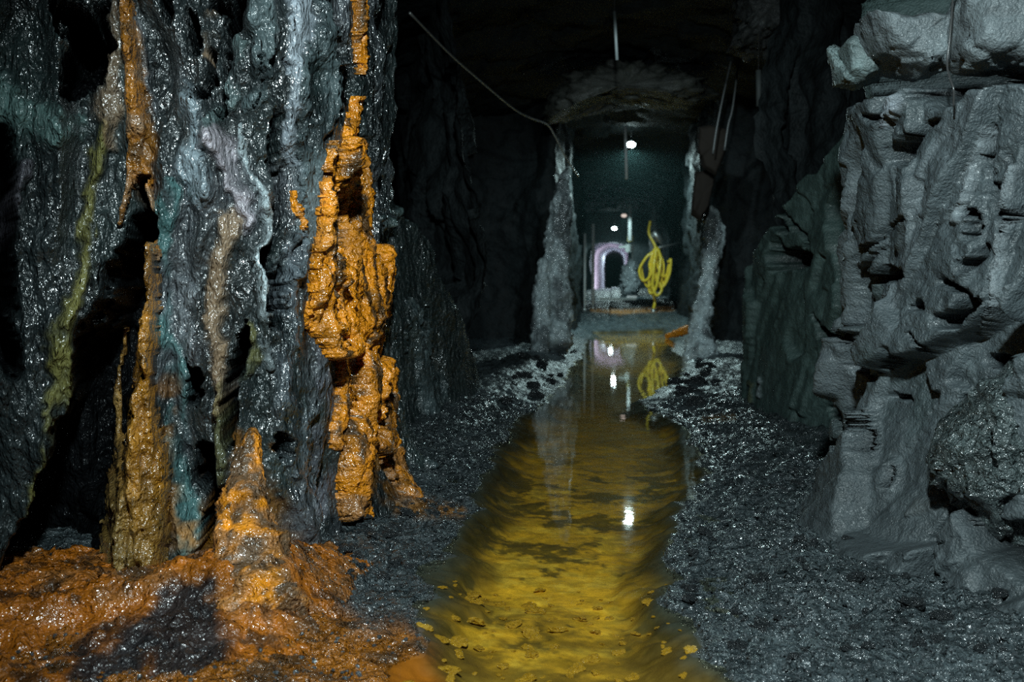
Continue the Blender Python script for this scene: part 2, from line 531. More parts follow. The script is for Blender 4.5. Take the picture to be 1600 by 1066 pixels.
LF = [  # points, displacement, colour, colour weight, flatness
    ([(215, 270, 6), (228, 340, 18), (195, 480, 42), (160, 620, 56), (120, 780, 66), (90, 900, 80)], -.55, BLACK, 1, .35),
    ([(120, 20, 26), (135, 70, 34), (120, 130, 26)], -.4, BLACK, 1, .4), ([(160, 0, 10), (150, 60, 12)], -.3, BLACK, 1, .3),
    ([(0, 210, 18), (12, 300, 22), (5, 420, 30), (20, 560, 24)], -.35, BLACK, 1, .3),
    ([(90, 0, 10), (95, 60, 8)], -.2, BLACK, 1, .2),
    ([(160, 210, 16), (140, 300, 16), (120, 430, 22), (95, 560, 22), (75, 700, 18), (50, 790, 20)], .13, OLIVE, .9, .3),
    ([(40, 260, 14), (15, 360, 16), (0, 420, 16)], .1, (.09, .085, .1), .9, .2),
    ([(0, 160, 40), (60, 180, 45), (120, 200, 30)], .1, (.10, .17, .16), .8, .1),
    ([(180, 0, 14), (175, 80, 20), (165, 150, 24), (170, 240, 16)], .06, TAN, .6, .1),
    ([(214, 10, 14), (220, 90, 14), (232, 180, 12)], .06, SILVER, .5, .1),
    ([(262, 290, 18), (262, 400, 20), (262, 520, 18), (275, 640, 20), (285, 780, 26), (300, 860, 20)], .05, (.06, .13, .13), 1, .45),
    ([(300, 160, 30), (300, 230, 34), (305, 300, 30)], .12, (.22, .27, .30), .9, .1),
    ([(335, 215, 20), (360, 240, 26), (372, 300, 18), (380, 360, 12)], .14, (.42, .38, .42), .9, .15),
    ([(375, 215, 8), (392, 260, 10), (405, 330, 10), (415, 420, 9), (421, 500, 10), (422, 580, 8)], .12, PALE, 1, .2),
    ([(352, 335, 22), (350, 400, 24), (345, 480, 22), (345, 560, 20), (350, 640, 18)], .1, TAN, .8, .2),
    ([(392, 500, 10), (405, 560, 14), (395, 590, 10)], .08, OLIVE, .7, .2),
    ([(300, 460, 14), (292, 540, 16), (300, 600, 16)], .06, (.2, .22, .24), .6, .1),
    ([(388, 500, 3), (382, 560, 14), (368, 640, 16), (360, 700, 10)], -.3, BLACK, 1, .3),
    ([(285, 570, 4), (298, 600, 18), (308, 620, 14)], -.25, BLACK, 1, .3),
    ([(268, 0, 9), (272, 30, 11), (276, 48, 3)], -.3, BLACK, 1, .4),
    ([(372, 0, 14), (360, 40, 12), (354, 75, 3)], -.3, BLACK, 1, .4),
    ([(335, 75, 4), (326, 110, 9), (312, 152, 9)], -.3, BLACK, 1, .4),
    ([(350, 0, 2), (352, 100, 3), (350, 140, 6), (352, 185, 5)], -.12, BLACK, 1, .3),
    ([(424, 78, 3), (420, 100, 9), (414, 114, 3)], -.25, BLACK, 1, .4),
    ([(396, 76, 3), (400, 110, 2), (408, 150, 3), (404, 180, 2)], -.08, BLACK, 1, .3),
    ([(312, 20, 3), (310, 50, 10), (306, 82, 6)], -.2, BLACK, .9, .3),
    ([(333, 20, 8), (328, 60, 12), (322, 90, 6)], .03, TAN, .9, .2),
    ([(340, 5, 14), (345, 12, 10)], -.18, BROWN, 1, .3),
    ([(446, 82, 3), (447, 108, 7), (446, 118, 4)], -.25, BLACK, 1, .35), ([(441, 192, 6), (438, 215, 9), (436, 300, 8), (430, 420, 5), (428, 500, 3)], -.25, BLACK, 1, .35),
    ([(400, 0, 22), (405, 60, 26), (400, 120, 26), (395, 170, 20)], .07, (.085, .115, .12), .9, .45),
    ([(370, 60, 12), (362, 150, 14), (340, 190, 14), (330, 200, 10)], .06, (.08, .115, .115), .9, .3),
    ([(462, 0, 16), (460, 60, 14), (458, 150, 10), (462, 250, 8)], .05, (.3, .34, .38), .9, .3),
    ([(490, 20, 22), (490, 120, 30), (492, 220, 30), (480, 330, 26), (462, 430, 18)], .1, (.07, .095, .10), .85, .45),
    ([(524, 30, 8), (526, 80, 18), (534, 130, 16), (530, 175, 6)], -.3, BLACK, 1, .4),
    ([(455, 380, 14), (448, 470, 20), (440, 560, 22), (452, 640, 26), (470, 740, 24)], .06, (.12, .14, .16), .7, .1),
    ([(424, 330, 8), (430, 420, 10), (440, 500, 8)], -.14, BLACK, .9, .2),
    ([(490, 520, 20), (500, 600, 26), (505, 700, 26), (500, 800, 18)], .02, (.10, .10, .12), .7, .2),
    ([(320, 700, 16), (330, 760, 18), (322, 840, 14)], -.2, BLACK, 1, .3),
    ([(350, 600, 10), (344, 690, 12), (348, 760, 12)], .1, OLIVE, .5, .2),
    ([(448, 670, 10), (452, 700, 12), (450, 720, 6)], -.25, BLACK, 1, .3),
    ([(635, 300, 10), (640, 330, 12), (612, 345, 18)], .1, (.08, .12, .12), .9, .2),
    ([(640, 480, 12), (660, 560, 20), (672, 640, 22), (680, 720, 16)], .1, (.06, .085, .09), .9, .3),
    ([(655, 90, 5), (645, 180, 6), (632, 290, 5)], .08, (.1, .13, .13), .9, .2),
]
D2 = np.zeros(len(D)); PW = np.zeros(len(D)); WET_SHADE = np.ones(len(D))
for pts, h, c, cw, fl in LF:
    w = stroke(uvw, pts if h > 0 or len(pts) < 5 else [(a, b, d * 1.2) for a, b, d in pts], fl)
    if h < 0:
        D2 += 1.7 * h * w; WET_SHADE *= 1 - .95 * np.clip(w * 2.5, 0, 1) * cw  # gloss removed in voids so no glints break their painted shade
        col = lerpc(col, (.006, .007, .008), np.clip(w * 2.5, 0, 1) * cw)  # shade of the voids painted near black into the rock colour
    else:
        brk = sstep(fbm(B_ * np.array([10, 10, 5.]), 4, 59), -.45, .1)
        D2 += h * .55 * w * (.5 + .5 * brk)
        col = lerpc(col, c, np.clip(w * 1.4, 0, 1) * cw * brk); PW = np.maximum(PW, np.clip(w * 1.4, 0, 1) * cw * brk)
        if c in (OLIVE, (.06, .13, .13), (.07, .095, .10), (.085, .115, .12)): WET_SHADE *= 1 - .6 * np.clip(w * 1.4, 0, 1)
# rust seeping down the face beside the columns
for pts, c, cw in [([(205, 0, 16), (210, 120, 22), (216, 240, 18), (235, 360, 22)], RUST, .8), ([(245, 600, 30), (250, 760, 50), (240, 880, 60)], RUST, .6),
                   ([(540, 250, 30), (560, 380, 40), (545, 520, 60), (570, 680, 60), (610, 770, 40)], RUST, .75), ([(318, 690, 8), (322, 730, 12)], ORANGE, .8),
                   ([(440, 700, 12), (445, 712, 8)], RUST, .8), ([(370, 690, 30), (400, 800, 60)], RUST, .8), ([(300, 820, 60), (420, 880, 80)], RUST, .7)]:
    w = stroke(uvw, pts, .1) * sstep(fbm(B_ * 14, 3, 71), -.35, .15)
    col = lerpc(col, c, w * cw)
V_ = B_ + N_ * (D + D2)[:, None]
col = np.c_[col * (.5 + .6 * PW)[:, None], WET_SHADE * np.interp(uv[:, 0], [0, 40, 130], [.35, .5, 1])]  # gloss also lowered towards the left edge to thin its glints
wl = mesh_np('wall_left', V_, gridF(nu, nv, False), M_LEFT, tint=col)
tagit(wl, 'black wet ribbed rock wall of the left side of the mine drift', 'wall', kind='structure')
wallL_V, wallL_F = V_, gridF(nu, nv)
WL = dict(V=V_, N=N_, uv=uvw, S=S_, F=wallL_F)

# ---- right, near
PL_R = [(2250, 3.0), (1850, 3.35), (1700, 3.6), (1600, 3.85), (1500, 4.15), (1400, 4.5), (1362, 4.85), (1342, 5.2), (1352, 5.7), (1380, 6.2), (1385, 6.8), (1320, 7.4), (1240, 8.1),
        (1188, 8.8), (1170, 9.4), (1200, 10.2), (1290, 11.0)]
B_, N_, S_, nu, nv = wall_grid(PL_R, .0019, zs_near, 'R')
z = B_[:, 2]; Y_ = B_[:, 1]
sk = np.stack([S_ + .45 * z, z - .35 * S_, S_ * 0], -1)       # bedding rises to the right
D = .20 * facets(sk * np.array([1.9, .9, 1]) + .22 * fbm(B_ * 1.5, 2, 8)[:, None], 101, 1.6)
D += .09 * facets(sk * np.array([4.6, 2.0, 1]) + .12 * fbm(B_ * 3, 2, 12)[:, None], 131, 1.6) * (.3 + .7 * sstep(fbm(B_ * 1.4, 2, 13), -.2, .3))
D = blur2(D, nu, nv, 5)
D += .018 * facets(B_ * 10, 151, 1.2) * sstep(fbm(B_ * 2, 2, 15), -.1, .4)
D += .05 * fbm(B_ * 2.2, 4, 161)
D += .010 * fbm(B_ * 30, 3, 171)
D += .30 * np.exp(-np.maximum(z, 0) / .3) * (1 - .5 * sstep(Y_, 5, 7))
mf = sstep(Y_, 5.4, 6.2)
D *= (1 - .5 * mf)
topn = 2.03 + .03 * fbm(B_ * 4, 3, 181)
topf = np.interp(Y_, [5.9, 6.8, 7.4, 8.1, 8.8, 9.4, 10.0], [3.0, 2.5, 2.25, 1.9, 1.5, 1.25, 1.2]) + .06 * fbm(B_ * 4, 3, 191)
tp = topn * (1 - mf) + topf * mf
D -= 1.6 * (1 - np.exp(-np.maximum(z - tp, 0) / (.03 + .09 * mf)))
uv = project(B_ + N_ * D[:, None])
wob = np.stack([fbm(B_ * 9, 3, 53), fbm(B_ * 9, 3, 54)], -1) * 10
uvw = uv + wob
col = np.tile(np.array((.085, .106, .114)), (len(B_), 1))
col = lerpc(col, (.17, .20, .215), sstep(fbm(sk * np.array([5, 1.2, 1]), 4, 201), .0, .55) * .6)
col = lerpc(col, (.06, .09, .09), sstep(fbm(B_ * 2.6, 3, 211), .1, .6) * .6)
col = lerpc(col, (.075, .125, .115), mf * .9)
col = lerpc(col, (.07, .085, .09), sstep(uv[:, 1], 620, 800) * .7)
RF = [
    ([(1345, 95, 4), (1380, 110, 10), (1430, 125, 16), (1470, 140, 24), (1510, 118, 16), (1560, 118, 12), (1640, 118, 12)], -.3, BLACK, 1, .4),
    ([(1480, 60, 8), (1482, 120, 6)], -.2, BLACK, 1, .3),
    ([(1390, 226, 6), (1402, 240, 14), (1425, 215, 10), (1462, 190, 4)], -.28, BLACK, 1, .4),
    ([(1420, 150, 4), (1436, 140, 6), (1446, 132, 4)], -.12, BLACK, 1, .3),
    ([(1352, 182, 6), (1372, 180, 4)], -.15, BLACK, 1, .3), ([(1330, 92, 7), (1360, 96, 7), (1384, 100, 6)], -.2, BLACK, 1, .3),
    ([(1335, 128, 5), (1338, 145, 4)], -.15, BLACK, 1, .3),
    ([(1345, 445, 4), (1370, 435, 10), (1395, 425, 10)], -.22, BLACK, 1, .4),
    ([(1335, 405, 4), (1360, 375, 4), (1405, 342, 3)], -.14, BLACK, 1, .3),
    ([(1345, 430, 3), (1358, 405, 4), (1366, 395, 3)], -.1, BLACK, 1, .3),
    ([(1500, 418, 10), (1530, 398, 8), (1540, 385, 3)], -.25, BLACK, 1, .4),
    ([(1518, 330, 3), (1518, 355, 10), (1512, 366, 6)], -.22, BLACK, 1, .4),
    ([(1465, 500, 8), (1490, 495, 12), (1520, 470, 5)], -.24, BLACK, 1, .4),
    ([(1470, 440, 4), (1500, 462, 5), (1512, 470, 4)], -.12, BLACK, 1, .3),
    ([(1425, 484, 5), (1436, 482, 8)], -.15, BLACK, 1, .3),
    ([(1545, 565, 8), (1568, 572, 11), (1575, 585, 6)], -.22, BLACK, 1, .4), ([(1480, 660, 5), (1505, 635, 8), (1525, 615, 4)], -.18, BLACK, 1, .3),
    ([(1330, 645, 4), (1338, 680, 6), (1345, 690, 14), (1350, 700, 6)], -.25, BLACK, 1, .4), ([(1300, 640, 6), (1308, 670, 5), (1305, 700, 3)], -.18, BLACK, 1, .3),
    ([(1290, 520, 4), (1310, 534, 8)], -.2, BLACK, 1, .3), ([(1268, 498, 3), (1284, 518, 6)], -.2, BLACK, 1, .3),
    ([(1335, 575, 3), (1360, 588, 5)], -.12, BLACK, 1, .3), ([(1388, 570, 4), (1396, 562, 4)], -.1, BLACK, 1, .3), ([(1395, 612, 3), (1418, 620, 4)], -.12, BLACK, 1, .3),
    ([(1415, 520, 2), (1440, 552, 3)], -.1, BLACK, 1, .3),
    ([(1385, 730, 4), (1378, 760, 5)], -.15, BLACK, 1, .3),
    ([(1560, 360, 3), (1545, 250, 4), (1548, 200, 5)], -.1, BLACK, .8, .3),
    ([(1600, 330, 8), (1570, 345, 4), (1556, 290, 3)], -.12, BLACK, .8, .3),
    ([(1590, 720, 12), (1610, 730, 20)], -.3, BLACK, 1, .3),
    ([(1500, 800, 14), (1540, 840, 26), (1600, 860, 40)], -.2, BLACK, 1, .2),
    ([(1208, 408, 12), (1246, 404, 16), (1252, 406, 10)], -.35, BLACK, 1, .5), ([(1212, 350, 8), (1226, 362, 5)], -.25, BLACK, 1, .4),
    ([(1210, 382, 8), (1218, 386, 6)], -.25, BLACK, 1, .4),
    ([(1210, 325, 2), (1236, 350, 4), (1258, 372, 3), (1262, 384, 2)], -.15, BLACK, 1, .3),
    ([(1540, 200, 10), (1520, 280, 12), (1500, 340, 10)], .03, (.3, .34, .36), .5, .2),
    ([(1590, 260, 8), (1570, 340, 10), (1560, 440, 10), (1545, 520, 8)], .04, (.32, .36, .38), .6, .2),
    ([(1400, 160, 14), (1392, 190, 10)], .05, (.34, .38, .42), .8, .3),
    ([(1186, 590, 2), (1188, 620, 3)], .03, PALE, .9, .3), ([(1176, 600, 5), (1170, 650, 7)], .02, OLIVE, .5, .3),
    ([(1470, 780, 10), (1440, 790, 16), (1420, 800, 8)], .02, (.10, .11, .11), .5, .2),
]
D2 = np.zeros(len(D))
for pts, h, c, cw, fl in RF:
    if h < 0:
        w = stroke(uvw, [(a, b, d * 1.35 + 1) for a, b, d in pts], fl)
        D2 += 1.5 * h * w; col = lerpc(col, (.006, .008, .009), np.clip(w * 1.8, 0, 1) * cw)  # crack shade painted into the colour, as frontal light leaves cracks pale
    else:
        w = stroke(uvw, pts, fl)
        D2 += h * w; col = lerpc(col, c, np.clip(w * 1.5, 0, 1) * cw)
V_ = B_ + N_ * (D + D2)[:, None]
col = col * .78
wr = mesh_np('wall_right', V_, gridF(nu, nv, True), M_RIGHT, tint=col)
tagit(wr, 'grey angular rock wall of the right side of the mine drift', 'wall', kind='structure')
wallR_V, wallR_F = V_, gridF(nu, nv, True)

# ---- both sides, far
zs_far = np.arange(-.4, 5.2, .05)
for nm, pl, sd in (('wall_left_far', [(738, 9.9), (700, 11), (640, 13), (620, 16), (690, 18.5), (800, 19), (855, 18), (872, 18.2), (882, 20), (893, 24), (903, 32), (912, 45), (916, 56)], 'L'),
                   ('wall_right_far', [(1200, 9.9), (1290, 11), (1400, 13), (1420, 15.5), (1280, 17.5), (1160, 17.8), (1118, 17.6), (1100, 19), (1086, 22), (1072, 27), (1048, 36), (1012, 48), (1006, 56)], 'R')):
    B_, N_, S_, nu, nv = wall_grid(pl, .0035, zs_far, sd, 15)
    D = .35 * fbm(B_ * .8, 4, 301) + .22 * facets(B_ * np.array([1.6, 1.6, .9]), 311, 1.2) + .05 * fbm(B_ * 6, 3, 321)
    D *= np.interp(B_[:, 1], [10, 20, 40, 50], [1, .8, .6, .4])
    o = mesh_np(nm, B_ + N_ * D[:, None], gridF(nu, nv, sd == 'R'), M_FAR)
    tagit(o, 'dark rock wall deep in the drift on the %s side' % ('left' if sd == 'L' else 'right'), 'wall', kind='structure')

# ---- ceiling
xs = np.arange(-6, 6.01, .06); ys = np.concatenate([np.arange(-1, 24, .09), np.arange(24, 57, .25)])
G = np.stack(np.meshgrid(xs, ys, indexing='ij'), -1).reshape(-1, 2)
B_ = np.c_[G, np.full(len(G), 4.55)]
zz = 4.6 - .07 * G[:, 0] ** 2 + .25 * fbm(B_ * .7, 4, 401) + .12 * facets(B_ * 1.5, 411, 1.0)
B_[:, 2] = zz
ce = mesh_np('ceiling', B_, gridF(len(xs), len(ys), True), M_FAR)
tagit(ce, 'unlit black rock roof of the mine drift', 'ceiling', kind='structure')

# ------------------------------------------------------------------ floor and stream
left_px = [(560, 1100), (600, 1066), (650, 1000), (655, 940), (690, 860), (735, 790), (760, 720), (800, 660), (850, 630), (880, 590), (905, 560), (915, 535), (925, 520)]
right_px = [(1040, 518), (1060, 530), (1052, 548), (1080, 562), (1062, 590), (1010, 628), (1000, 638), (1060, 655), (1080, 690), (1105, 730), (1098, 760), (1060, 830), (1055, 900), (1062, 970), (1110, 1020), (1160, 1066), (1200, 1100)]
STREAM = [ground(u, v)[:2] for u, v in left_px] + [ground(u, v)[:2] for u, v in right_px]
STREAM = [np.array((STREAM[0][0] - .1, 1.0))] + STREAM + [np.array((STREAM[-1][0] + .2, 1.0))]
ORANGE_PX = [(-200, 900), (360, 860), (480, 930), (560, 960), (640, 965), (690, 1010), (720, 1066), (800, 1150), (-300, 1150)]


def floor_z(G, fine=True):
    B = np.c_[G, np.zeros(len(G))]
    sd = poly_sd(G, STREAM)
    sdn = sd + .09 * fbm(B * 3.5, 3, 501) + .035 * fbm(B * 14, 2, 505)
    inside = sstep(-sdn, 0, .25)
    bank = .012 + .04 * sstep(sdn, 0, .5) + np.where(G[:, 0] < 0, -.04, .04) * sstep(sdn, .4, 1.4) + .1 * sstep(sdn, 0, .6) * sstep(G[:, 1], 7, 10)
    zz = np.where(sdn > 0, bank, -.10 * inside)
    rough = sstep(sdn, -.02, .15)
    zz = zz + rough * (.045 * fbm(B * 5, 4, 511) + .022 * facets(B * 11, 521, 1.3) + .012 * facets(B * 27, 531, 1.2))
    zz = zz + (1 - rough) * (.02 * fbm(B * 4, 3, 541) + .004 * facets(B * 14, 551, 1))
    far = sstep(G[:, 1], 22, 27)
    zz = zz + far * .22 + sstep(G[:, 1], 27, 48) * .42
    return zz, sdn, B


def make_floor(name, xs, ys, label, mat=None):
    G = np.stack(np.meshgrid(xs, ys, indexing='ij'), -1).reshape(-1, 2)
    zz, sdn, B = floor_z(G)
    B[:, 2] = zz
    uv = project(B)
    col = np.tile(np.array((.052, .067, .072)), (len(B), 1))
    ins = sstep(-sdn, -.01, .12)
    bed = np.tile(np.array((.78, .44, .030)), (len(B), 1))
    pn = fbm(B * np.array([3.0, 3.4, 1]), 6, 601, .72)
    bed = lerpc(bed, (.85, .60, .09), sstep(fbm(B * np.array([7, 9, 1.]), 5, 611, .65), .0, .4) * .55)
    bed = lerpc(bed, (.34, .22, .02), sstep(fbm(B * np.array([14, 20, 1.]), 4, 613, .7), -.1, .3) * .5)
    bed = lerpc(bed, (.075, .062, .018), sstep(pn, -.04, .16) * .85 * sstep(G[:, 1], 9, 6))
    bed = lerpc(bed, (.045, .038, .014), sstep(sdn + .12 * fbm(B * 2.5, 3, 615), -.34, -.08) * .95)
    bed = lerpc(bed, (.12, .075, .014), (1 - sstep(G[:, 1] + 1.1 * fbm(B * np.array([4, 6, 1.]), 5, 617, .65), 2.9, 3.9)) * .85)
    col = col * (1 - ins[:, None]) + bed * ins[:, None]
    osd = poly_sd(uv, ORANGE_PX) + 30 * fbm(B * 5, 3, 621)
    ow = sstep(-osd, -15, 35) * (G[:, 1] < 6)
    oc = np.tile(np.array((.30, .10, .008)), (len(B), 1)); oc = lerpc(oc, (.05, .028, .012), sstep(fbm(B * 7, 5, 631), -.02, .25) * .85)
    col = col * (1 - ow[:, None]) + oc * ow[:, None]
    # rust stain below the curtain, orange gravel strip far down the drift
    w = stroke(uv, [(560, 770, 20), (640, 790, 30), (720, 800, 14)], 0) * sstep(fbm(B * 12, 3, 641), -.3, .2)
    col = lerpc(col, RUST, w * .7)
    w = stroke(uv, [(925, 484, 5), (970, 487, 6), (1050, 482, 6)], .2); col = lerpc(col, (.62, .30, .10), w * .9)
    w = stroke(uv, [(1100, 656, 8), (1145, 652, 8)], .2); col = lerpc(col, (.3, .18, .06), w * .6)
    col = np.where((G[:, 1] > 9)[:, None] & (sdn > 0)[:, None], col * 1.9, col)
    FF = gridF(len(xs), len(ys), True)
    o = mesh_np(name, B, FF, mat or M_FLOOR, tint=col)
    o.data.materials.append(M_BED)
    o.data.polygons.foreach_set('material_index', (sdn[FF].mean(1) < -.03).astype(np.int32))
    tagit(o, label, 'floor', kind='structure')
    return o


ys = [1.9]
while ys[-1] < 9.5: ys.append(ys[-1] * 1.0031)
ys = np.array(ys)
make_floor('floor', np.arange(-3.4, 3.6, .0115), ys, 'dark wet rubble floor beside the ochre stream bed')
ys2 = [ys[-1] - .01]
while ys2[-1] < 57: ys2.append(ys2[-1] * 1.006)
make_floor('floor_far', np.arange(-5, 5.01, .04), np.array(ys2), 'wet rubble floor deep in the drift', M_FLOOR_FAR)

V = np.array([(-2.4, 1.9, 0), (2.6, 1.9, 0), (3.2, 25.5, 0), (-3.2, 25.5, 0)], float)
wa = mesh_np('stream_water', V, np.array([(0, 1, 2, 3)]), M_WATER, smooth=False)
tagit(wa, 'clear shallow water over the yellow ochre bed in the middle of the tunnel', 'water', kind='stuff')


def fz(x, y):
    return float(floor_z(np.array([[x, y]]))[0][0])


# ------------------------------------------------------------------ mineral deposits
bvhL = BVHTree.FromPolygons([tuple(v) for v in wallL_V.tolist()], [tuple(f) for f in wallL_F.tolist()])


def hitY(u, v, dflt=4.5):
    d = Vector(ray(u, v)).normalized()
    h = bvhL.ray_cast(Vector(CAM), d)
    return h[0][1] if h[0] is not None else dflt


def flow_arrays(path, depth=.6, off=0.0, lump=.22, seed=0, n=36, step=.011, Yfix=None, ends=(True, True)):
    path = np.array(path, float)
    t = np.r_[0, np.cumsum(np.linalg.norm(np.diff(path[:, :2], axis=0), axis=1))]
    m = 60; tt = np.linspace(0, t[-1], m)
    u = np.interp(tt, t, path[:, 0]); v = np.interp(tt, t, path[:, 1]); w = np.interp(tt, t, path[:, 2])
    if Yfix is None:
        Ys = np.array([np.median([hitY(a + du, b) for du in (-.5 * c, 0, .5 * c)]) for a, b, c in zip(u, v, w)])
        k = np.hanning(15); k /= k.sum(); Ys = np.convolve(np.r_[np.repeat(Ys[0], 7), Ys, np.repeat(Ys[-1], 7)], k, 'valid')
    else:
        Ys = np.interp(np.linspace(0, 1, m), np.linspace(0, 1, len(Yfix)), Yfix)
    C = np.array([P(a, b, y - off) for a, b, y in zip(u, v, Ys)])
    Wm = w * (Ys - off) / FPX
    L_ = np.r_[0, np.cumsum(np.linalg.norm(np.diff(C, axis=0), axis=1))]
    m = max(8, int(L_[-1] / step)); s = np.linspace(0, L_[-1], m)
    C = np.stack([np.interp(s, L_, C[:, j]) for j in range(3)], -1); Wm = np.interp(s, L_, Wm)
    C = smooth1(C, 9) if m > 20 else C
    e = np.ones(m)
    q = np.linspace(0, 1, m)
    if ends[0]: e *= np.sqrt(np.clip(1 - (1 - np.clip(q / .06, 0, 1)) ** 2, .02, 1))
    if ends[1]: e *= np.sqrt(np.clip(1 - (1 - np.clip((1 - q) / .06, 0, 1)) ** 2, .02, 1))
    Wm = Wm * e
    T = np.gradient(C, axis=0); T /= np.linalg.norm(T, axis=1)[:, None]
    ang = np.arange(n) * 2 * math.pi / n
    view = C - CAM; view /= np.linalg.norm(view, axis=1)[:, None]
    R = np.cross(T, view); R /= np.linalg.norm(R, axis=1)[:, None]
    R = np.where((R @ RGT)[:, None] < 0, -R, R)
    Nn = np.cross(R, T); Nn = np.where(np.sum(Nn * view, 1)[:, None] > 0, -Nn, Nn)
    rad = (np.cos(ang)[None, :, None] * R[:, None] + np.sin(ang)[None, :, None] * Nn[:, None] * depth)
    V = C[:, None] + rad * Wm[:, None, None]
    Vf = V.reshape(-1, 3); Rf = rad.reshape(-1, 3); Rf = Rf / (np.linalg.norm(Rf, axis=1)[:, None] + 1e-9)
    Wf = np.repeat(Wm, n)
    ns = fbm(Vf * np.array([14, 14, 6.]), 4, 700 + seed) + .5 * ridged(Vf * np.array([30, 30, 12.]), 3, 720 + seed) + .25 * fbm(Vf * 45, 3, 740 + seed)
    wn = 1 + .25 * fbm(np.repeat(C, n, 0) * 7, 3, 760 + seed)
    Vf = np.repeat(C, n, 0) + (Vf - np.repeat(C, n, 0)) * wn[:, None]
    Vf = Vf + Rf * (ns * np.minimum(lump * Wf, .03 + .1 * Wf) * 1.5)[:, None]
    F = []
    idx = np.arange(m - 1)[:, None] * n + np.arange(n)[None, :]
    j2 = np.roll(np.arange(n), -1)[None, :] + np.arange(m - 1)[:, None] * n
    F = np.stack([idx, j2, j2 + n, idx + n], -1).reshape(-1, 4)
    return Vf, F


def flow(name, tubes, label, cat, colfn, seed=0, mat=None, group=None, **kw):
    Vs, Fs, o = [], [], 0
    for i, tb in enumerate(tubes):
        k = dict(kw)
        if isinstance(tb, tuple): tb, k2 = tb; k.update(k2)
        V, F = flow_arrays(tb, seed=seed + i, **k)
        Vs.append(V); Fs.append(F + o); o += len(V)
    V = np.concatenate(Vs); F = np.concatenate(Fs)
    ob = mesh_np(name, V, F, mat or M_OCHRE, tint=colfn(V, project(V)))
    bm = bmesh.new(); bm.from_mesh(ob.data); bmesh.ops.holes_fill(bm, edges=[e for e in bm.edges if e.is_boundary], sides=0)
    bmesh.ops.recalc_face_normals(bm, faces=bm.faces)
    for f in bm.faces: f.smooth = True
    bm.to_mesh(ob.data); bm.free()
    return tagit(ob, label, cat, group)


def col_orange(V, uv):
    c = np.tile(np.array(ORANGE), (len(V), 1))
    c = lerpc(c, (.50, .19, .02), sstep(fbm(V * 9, 4, 801), -.05, .4) * .8)
    c = lerpc(c, (.05, .035, .02), sstep(fbm(V * np.array([15, 15, 4.]), 5, 811, .6), .04, .24) * .92)
    return lerpc(c, (.16, .10, .06), sstep(uv[:, 1], 610, 760) * sstep(fbm(V * 12, 3, 813), -.2, .2) * .7)


def col_rust(V, uv):
    c = np.tile(np.array((.36, .15, .012)), (len(V), 1))
    c = lerpc(c, (.30, .20, .07), (1 - sstep(uv[:, 0] - .0 * uv[:, 1], 175, 215)) * .8)
    c = lerpc(c, (.13, .06, .012), sstep(fbm(V * 11, 4, 821), .0, .35) * .75)
    return lerpc(c, (.16, .11, .03), sstep(uv[:, 1], 700, 880) * .6)


def col_streak(V, uv):
    c = np.tile(np.array((.32, .12, .012)), (len(V), 1))
    c = lerpc(c, (.30, .22, .15), sstep(fbm(V * 10, 3, 831), .0, .4) * .6)
    return lerpc(c, (.06, .04, .02), sstep(fbm(V * 13, 3, 833), .15, .4) * .7)


